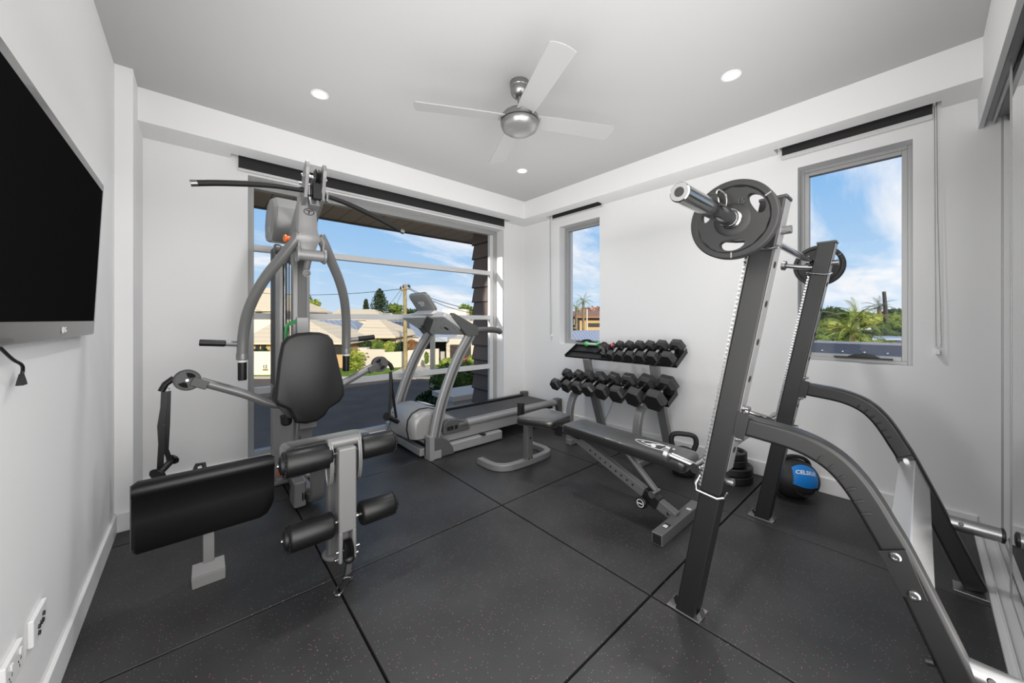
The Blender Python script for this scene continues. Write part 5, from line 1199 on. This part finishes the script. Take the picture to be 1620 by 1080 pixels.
# ---- plants
def leaves(g, c, r, n, s, flat=.55, mi=None):
    c = V(c)
    for i in range(n):
        d = V((rnd.gauss(0, 1), rnd.gauss(0, 1), rnd.gauss(0, 1))).normalized(); rr = rnd.random() ** .35
        p = c + V((d.x * r[0], d.y * r[1], d.z * r[2])) * rr
        u = V((rnd.gauss(0, 1), rnd.gauss(0, 1), rnd.gauss(0, flat))).normalized(); w_ = u.orthogonal().normalized(); w_.rotate(Mx.Rotation(rnd.random() * 6.28, 3, u)); k = s * (.6 + .8 * rnd.random())
        g._f([g._v(p - u * k), g._v(p + w_ * k * .5), g._v(p + u * k), g._v(p - w_ * k * .5)])
    return g
def bush(name, label, cat, c, r, n, s, m, core=True, group=None):
    t = thing(name, label, cat, (c.x, c.y, c.z - r[2]), group)
    g = G(); g.M = Mx.Translation(c) @ STR
    if core: g.sphere((0, 0, 0), (r[0] * .82, r[1] * .82, r[2] * .82), 14)
    leaves(g, (0, 0, 0), r, n, s); g.obj('foliage', m, t, smooth=False, recalc=False); return t
def tree(label, base, h, c, r, n, s, m, group=None, tr=.2):
    t = thing('tree', label, 'tree', base, group); c = V(c)
    G().tube([base, base + V((.05, 0, h * .5)), c], [tr, tr * .7, tr * .4], 8).obj('trunk', TRUNK, t)
    g = G(); g.M = Mx.Translation(c) @ STR
    for k in range(7):
        o = V((rnd.uniform(-.5, .5) * r[0], rnd.uniform(-.5, .5) * r[1], rnd.uniform(-.45, .45) * r[2])); q = (r[0] * .6, r[1] * .6, r[2] * .55)
        g.sphere(o, (q[0] * .72, q[1] * .72, q[2] * .72), 8); leaves(g, o, q, n // 7, s)
    g.obj('crown', m, t, smooth=False, recalc=False); return t
def ground(p): return V((p.x, p.y, GZ))
def pine(label, u, vt, vb, d, wpx, gaps):
    top, b = W(u, vt, d), W(u, vb, d); t = thing('pine_tree', label, 'tree', ground(b), 'pines on the skyline'); G().tube([ground(b), top], [.35, .05], 8).obj('trunk', TRUNK, t)
    g = G(); H = top.z - b.z; Wd = wpx / 568 * d / 2
    n = 15
    for k in range(n):
        f = k / (n - 1); z = b.z + H * (f ** .9); rad = Wd * (1 - f) ** .7 * (1.05 if k % 2 else .9) + .15
        for j in range(9):
            a = j * 2 * pi / 9 + k * .6; e = V((b.x + math.cos(a) * rad, b.y + math.sin(a) * rad, z + rad * .10)); o = V((b.x, b.y, z))
            for q in range(5):
                p = o + (e - o) * (.3 + .7 * q / 4); leaves(g, p, (rad * .16 + .1, rad * .16 + .1, H * .022 + .05), gaps, H * .02 + .08)
    g.obj('crown', LEAFB, t, smooth=False, recalc=False)
pine('big dark pine with tiered branches on the skyline beside the power pole', 601, 458, 499, 70, 31, 5)
pine('small slender pine on the skyline left of the big tiered pine', 579, 474, 502, 75, 9, 3)
b = W(625, 503, 66); tree('round olive tree between the big pine and the power pole', ground(b), 4, W(625, 491, 66), (1.7, 1.5, 1.3), 500, .28, LEAFM)
b = W(595, 505, 68); tree('low olive shrub tree at the foot of the big pine', ground(b), 3, W(600, 500, 66), (3.2, 1.5, .6), 350, .25, LEAFM)
b = W(497, 500, 60); tree('yellow-green tree on the skyline just right of the gym column', ground(b), 4, W(496, 484, 60), (1.1, 1.2, 1.3), 420, .26, LEAFY)
b = W(488, 500, 62); tree('dark tree on the skyline behind the gym column', ground(b), 5, W(487, 480, 63), (1.2, 1.2, 1.6), 420, .26, LEAFD)
b = W(745, 505, 50); tree('bushy green tree against the dark shingle wall on the skyline', ground(b), 4, W(742, 492, 50), (1.6, 1.6, 1.5), 600, .24, LEAFM)
b = W(655, 505, 70); tree('dark low tree behind the treadmill display on the skyline', ground(b), 4, W(655, 494, 70), (1.8, 1.4, .9), 300, .26, LEAFD)
for k, (u, v, r0, m, lb) in enumerate(((582, 550, .75, LEAFD, 'dark clipped hedge at the gate pier end of the long white fence'), (598, 549, .8, LEAFM, 'olive green hedge in the middle of the long white fence'), (618, 550, .75, LEAFY, 'pale flowering hedge behind the long white fence'), (634, 551, .7, LEAFD, 'dark hedge beside the power pole'), (652, 548, .7, LEAFR, 'reddish hedge right of the power pole'))):
    c = W(u, v, 34); bush('hedge', lb, 'hedge', c, (.80, .6, r0 * .9), 900, .11, m, True, 'hedges over the white fence')
for k, (u, v, s_, lb) in enumerate(((556, 565, 1.1, 'tall spiky yellow-green plant beside the right press arm'), (566, 572, .9, 'shorter spiky yellow-green plant at the gate pier'))):
    c = W(u, v, 29.6); t = thing('spiky_shrub', lb, 'shrub', ground(c)); g = G(); base = ground(c)
    for j in range(130):
        z = rnd.random() * 1.6 * s_; a = rnd.random() * 6.28; L = .30 + .2 * rnd.random(); o = base + V((rnd.gauss(0, .13), rnd.gauss(0, .13), z)); e = V((math.cos(a) * L, math.sin(a) * L, .25 * L)); w_ = V((-math.sin(a), math.cos(a), 0)) * .035
        g._f([g._v(o - w_), g._v(o + w_), g._v(o + e * .6 + w_ + V((0, 0, .1))), g._v(o + e - V((0, 0, .12))), g._v(o + e * .6 - w_ + V((0, 0, .1)))])
    g.obj('leaf_tuft', LEAFY, t, smooth=False, recalc=False)
for u, v, lb in ((405, 560, 'left rounded shrub above the numbered fence'), (418, 559, 'right rounded shrub above the numbered fence')):
    bush('shrub', lb, 'shrub', W(u, v, 28.4), (.42, .35, .45), 350, .1, LEAFD)
bush('shrub', 'young conical shrub on the verge left of the grey post', 'shrub', W(675, 566, 29), (.2, .2, .55), 260, .07, LEAFM)
bush('shrub', 'low yellow-green shrub on the verge behind the treadmill', 'shrub', W(707, 573, 30), (.7, .4, .4), 300, .09, LEAFY)
bush('shrub', 'yellow-green shrub on the verge against the dark shingle wall', 'shrub', W(747, 570, 28), (.45, .4, .5), 300, .09, LEAFY)
# near garden
for u, v, d, r_, m, lb in ((716, 604, 8.6, (.55, .45, .48), LEAFM, 'leafy green bush right outside the lower window pane'), (737, 596, 9.0, (.5, .45, .40), LEAFY, 'yellow-tipped bush against the shingle wall outside the lower pane'), (706, 640, 8.0, (.40, .4, .45), LEAFD, 'dark bush behind the treadmill hood'), (678, 637, 8.6, (.3, .3, .28), LEAFD, 'small dark bush at the foot of the grey post'), (722, 632, 8.8, (.5, .4, .55), LEAFD, 'dark dense bush under the leafy green one')):
    c = W(u, v, d); t = bush('garden_bush', lb, 'bush', c, r_, 1500, .055, m); G().tube([ground(c), c], .05, 6).obj('stem', TRUNK, t)
    t.location.z = t.location.z
t = thing('garden_post', 'square grey-brown post standing outside the big window behind the treadmill', 'post', ground(W(684.5, 690, 9)))
c = ground(W(684.5, 690, 9)); top = W(684.5, 512, 9).z
g = G(); g.M = Mx.Translation(c) @ STR; g.box(-.055, .055, -.055, .055, 0, top - GZ); g.obj('post', mat('grey_brown_post', (225, 206, 178), .8), t, bev=.006)
g = G(); g.M = Mx.Translation(c) @ STR; g.box(-.07, .07, -.07, .07, top - GZ, top - GZ + .03); g.obj('post_cap', mat('post_cap_grey', (120, 112, 104), .7), t, bev=.004)
t = thing('wheelie_bin', 'green wheelie bin with a red lid on the verge', 'bin', ground(W(736, 570, 29))); c = ground(W(736, 570, 29)); c.z = GZ + .02
g = G(); g.M = Mx.Translation(c) @ STR; g.hexa([(-.22, -.25, .05), (.22, -.25, .05), (.22, .25, .05), (-.22, .25, .05), (-.29, -.33, .95), (.29, -.33, .95), (.29, .35, .95), (-.29, .35, .95)]); g.obj('body', mat('dark_green_plastic', (46, 66, 48), .6), t, bev=.03)
g = G(); g.M = Mx.Translation(c) @ STR; g.hexa([(-.31, -.37, .95), (.31, -.37, .95), (.31, .38, .95), (-.31, .38, .95), (-.28, -.34, 1.03), (.28, -.34, 1.03), (.3, .38, 1.07), (-.3, .38, 1.07)]); g.obj('lid', mat('red_plastic', (196, 64, 40), .6), t, bev=.02)
for s_ in (-.25, .25):
    g = G(); g.M = Mx.Translation(c) @ STR; g.cyl((s_ - .03, .3, .1), (s_ + .03, .3, .1), .1); g.obj('wheel', BLACK, t)

# ---- beyond the side windows
LATT = mat('dark_blue_roof_tile', (62, 66, 84), .5)
def lattice(name, c1, c2, s1):
    m = mat(name, c1, .5); n, l = m.node_tree.nodes, m.node_tree.links; b = n['Principled BSDF']; tc = n.new('ShaderNodeTexCoord')
    mp = n.new('ShaderNodeMapping'); mp.inputs['Rotation'].default_value = (0, 0, R(45)); l.new(tc.outputs['Object'], mp.inputs[0])
    ck = n.new('ShaderNodeTexBrick'); ck.inputs['Scale'].default_value = s1; ck.inputs['Color1'].default_value = lin(c1); ck.inputs['Color2'].default_value = lin(c1); ck.inputs['Mortar'].default_value = lin(c2); ck.inputs['Mortar Size'].default_value = .035; ck.offset = 0
    l.new(mp.outputs[0], ck.inputs[0]); l.new(ck.outputs[0], b.inputs['Base Color']); return m
t = thing('tiled_roof', 'dark blue tiled roof ridge just below the window behind the rack', 'roof', (10.6, .8, -1.2))
g = G(); g.hexa([(5.2, -4, -1.75), (10.8, -4, .60), (10.8, 3.2, .60), (5.2, 3.2, -1.75), (5.2, -4, -1.6), (10.8, -4, .68), (10.8, 3.2, .68), (5.2, 3.2, -1.6)]); g.obj('roof_face', lattice('dark_lattice_tile', (44, 44, 50), (88, 88, 96), 5.2), t, smooth=False)
G().cyl((10.8, -4, .66), (10.8, 3.2, .66), .05, 10).obj('ridge_cap', mat('grey_ridge', (150, 150, 160), .6), t)
g = G()
for k in range(16): g.lathe([(0, 0), (.016, 0), (.016, .01), (0, .015)], (10.35, -2.2 + .33 * k, .515), (-.4, 0, 1), 8)
g.obj('roof_screw', WHITEP, t)
G().box(10.7, 10.9, -4, 3.2, GZ, .6).obj('gable_wall', CREAM, t)
t = thing('tiled_roof', 'pale grey lattice tiled roof below the slim window', 'roof', (8.6, 6.0, .2))
g = G(); g.hexa([(6.2, 3.6, -.1), (11, 6.4, .72), (9.2, 10.0, .62), (5.0, 6.4, -.2), (6.2, 3.6, .02), (11, 6.4, .86), (9.2, 10.0, .76), (5.0, 6.4, -.08)]); g.obj('roof_face', lattice('grey_lattice_tile', (120, 128, 156), (226, 224, 222), 5.0), t, smooth=False)
g = G(); g.hexa([(6.6, 4.2, GZ), (10.6, 6.5, GZ), (9.0, 9.4, GZ), (5.4, 6.4, GZ), (6.6, 4.2, -.1), (10.6, 6.5, .6), (9.0, 9.4, .5), (5.4, 6.4, -.2)]); g.obj('wall', CREAM, t, smooth=False)
GOLD = mat('golden_brick', (196, 166, 116), .9)
t = house('suburban_house', 'golden brick house with dark balcony openings seen through the slim window', 30, 8, 893, 962, 500, GOLD, group=None)
hip(t, 30, 8, 890, 968, 500, 900, 960, 492, mat('brown_roof', (150, 112, 88), .9))
for u0, v0, u1, v1 in ((903, 507, 911, 517), (914, 507, 917, 524), (931, 511, 950, 517), (904, 520, 911, 526)): opening(t, 30, u0, v0, u1, v1, DARKW)
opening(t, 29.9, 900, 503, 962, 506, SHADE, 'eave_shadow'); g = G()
for u in (903, 905.5, 908, 910.5): a = W(u, 512, 29.7); g.box(a.x - .03, a.x + .03, a.y - .03, a.y + .03, a.z - .1, a.z + .4)
g.obj('balustrade', OFFW, t)
bush('flowering_tree', 'pinkish flowering tree over the golden house roof', 'tree', W(944, 496, 36), (2.2, 1.4, .75), 1100, .16, leafmat('pink_blossom', (120, 96, 60), (206, 160, 150), .9))
bush('shrub', 'dark green shrub below the golden house', 'shrub', W(908, 531, 22), (.7, .5, .34), 700, .08, LEAFD)
G_ = thing('white_pole', 'thin white pole in front of the golden house', 'pole', ground(W(928.5, 530, 28))); G().tube([ground(W(928.5, 530, 28)), W(928.5, 490, 28)], .06, 8).sphere(W(928.5, 490, 28), .08, 8).obj('pole', OFFW, G_)
def palm(label, base, top, L, nf, m=PALM, tr=.14, droop=1.0, leaf=.35, boot=True):
    t = thing('palm_tree', label, 'tree', base); base, top = V(base), V(top)
    G().tube([base, (base + top) / 2 + V((.05, .05, 0)), top], [tr * 1.2, tr, tr * .85], 10).obj('trunk', TRUNK, t)
    for i in range(nf):
        a = 2.4 * i + rnd.random() * .4; el = R(75 - 95 * i / nf); q = []; p = top.copy(); v = V((math.cos(a) * math.cos(el), math.sin(a) * math.cos(el), math.sin(el)))
        n = 20
        for k in range(n + 1):
            q.append(p.copy()); p += v * (L / n); v = (v - V((0, 0, .07 * droop))).normalized()
        g = G(); g.tube(q, [.025 * L / 2 * (1 - .85 * k / n) for k in range(n + 1)], 5)
        for k in range(2, n + 1):
            d = (q[min(k + 1, n)] - q[k - 1]).normalized(); sd = d.cross(V((0, 0, 1))); sd = sd.normalized() if sd.length > .01 else V((1, 0, 0)); ll = leaf * .62 * L / 2 * math.sin(pi * (.15 + .8 * k / n))
            for s_ in (-1, 1):
                for o2 in (0,):
                    o = q[k] - d * o2 * L / n; e = o + sd * s_ * ll + d * ll * .5 - V((0, 0, ll * .45)); w_ = d * .017 * L / 2
                    g._f([g._v(o - w_), g._v(o + w_), g._v((o + e) / 2 + w_ * .9 + V((0, 0, ll * .08))), g._v(e), g._v((o + e) / 2 - w_ * .9 + V((0, 0, ll * .08)))])
        g.obj('frond', m, t, smooth=False, recalc=False)
    return t
b = W(1346, 566, 15); palm('big green palm right behind the dark tiled roof', ground(b), W(1345, 529, 15), 1.8, 24, PALM, .2, 1.5, .36)
b = W(1338, 540, 19); palm('tall pale green palm behind the big palm', ground(b), W(1356, 503, 20), 1.7, 17, PALM, .14, 1.3, .36)
b = W(1393, 520, 26); palm('dark palm beside the bare trunk', ground(b), W(1391, 487, 26), 1.15, 14, LEAFD, .14, 1.1, .5)
b = W(913, 520, 27); palm('shorter palm on the left of the slim window', ground(b), W(911.5, 487, 27), .95, 11, PALM, .10, 1.1, .4)
b = W(923, 520, 28); palm('taller palm in the middle of the slim window', ground(b), W(923, 477, 28), .95, 12, PALM, .11, 1.1, .45)
t = thing('bare_trunk', 'tall bare dead trunk in front of the dark palm', 'tree', ground(W(1402, 520, 24))); G().tube([ground(W(1402, 520, 24)), W(1401, 490, 24), W(1398.5, 461, 24)], [.14, .11, .09], 8).obj('trunk', mat('burnt_trunk', (70, 62, 54), .9), t)
for u, v, d, r_, n, m, lb in ((1308, 500, 24, (1.0, 1, .75), 900, LEAFD, 'dark tree at the left edge of the rack window'), (1310, 520, 21, (1.1, 1, .65), 900, LEAFY, 'yellow-green tree low at the left edge of the rack window'), (1332, 503, 26, (1.6, 1, .6), 900, LEAFM, 'broad olive tree behind the palms'), (1368, 505, 26, (1.7, 1, .75), 1000, LEAFY, 'yellow-leaved tree between the palms and the bare trunk'), (1395, 508, 30, (2.2, 1, .8), 900, LEAFM, 'green tree behind the bare trunk'), (1417, 500, 34, (1.6, 1, .9), 700, LEAFD, 'dark tree at the right edge of the rack window'), (1412, 515, 22, (1.2, .8, .45), 700, LEAFM, 'bright green tree low at the right edge of the rack window'), (1390, 530, 20, (2.2, .8, .55), 800, LEAFD, 'dark shaded shrubs right of the big palm'), (1322, 540, 19, (1.6, .8, .5), 800, LEAFM, 'green shrubs left of the big palm'), (1326, 519, 22, (.7, .6, .28), 300, LEAFR, 'reddish shrub left of the big palm'), (1370, 545, 19, (1.6, .7, .42), 700, LEAFM, 'green shrubs below the big palm')):
    c = W(u, v, d); b = ground(c); t = tree(lb, b, c.z - GZ, c, (r_[0], r_[1], r_[2]), n, .12, m, None, .1)
t = thing('suburban_house', 'dark grey roof peak rising behind the trees in the rack window', 'house', ground(W(1325, 520, 40)), None)
hip(t, 40, 7, 1306, 1348, 503, 1322, 1328, 488, mat('dark_grey_roof', (96, 100, 108), .8)); g = G(); a, b = W(1308, 504, 40.3), W(1346, 504, 40.3); P = [a, b, b + Q(0, 6, 0), a + Q(0, 6, 0)]; g.loft([[V((p.x, p.y, GZ)) for p in P], P]); g.obj('walls', CREAM, t, smooth=False)
t = thing('suburban_house', 'low shaded house with pale blue roof right of the big palm', 'house', ground(W(1400, 540, 19)), None)
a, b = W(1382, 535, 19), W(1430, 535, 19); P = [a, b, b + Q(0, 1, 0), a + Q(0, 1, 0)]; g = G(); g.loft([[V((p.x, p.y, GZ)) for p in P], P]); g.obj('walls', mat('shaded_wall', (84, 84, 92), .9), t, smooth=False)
g = G(); P = [W(1380, 535, 18.6), W(1432, 535, 18.6), W(1432, 524, 21), W(1386, 524, 21)]; g.loft([[p - V((0, 0, .1)) for p in P], P]); g.obj('roof', mat('pale_blue_roof', (150, 164, 186), .6), t, smooth=False)
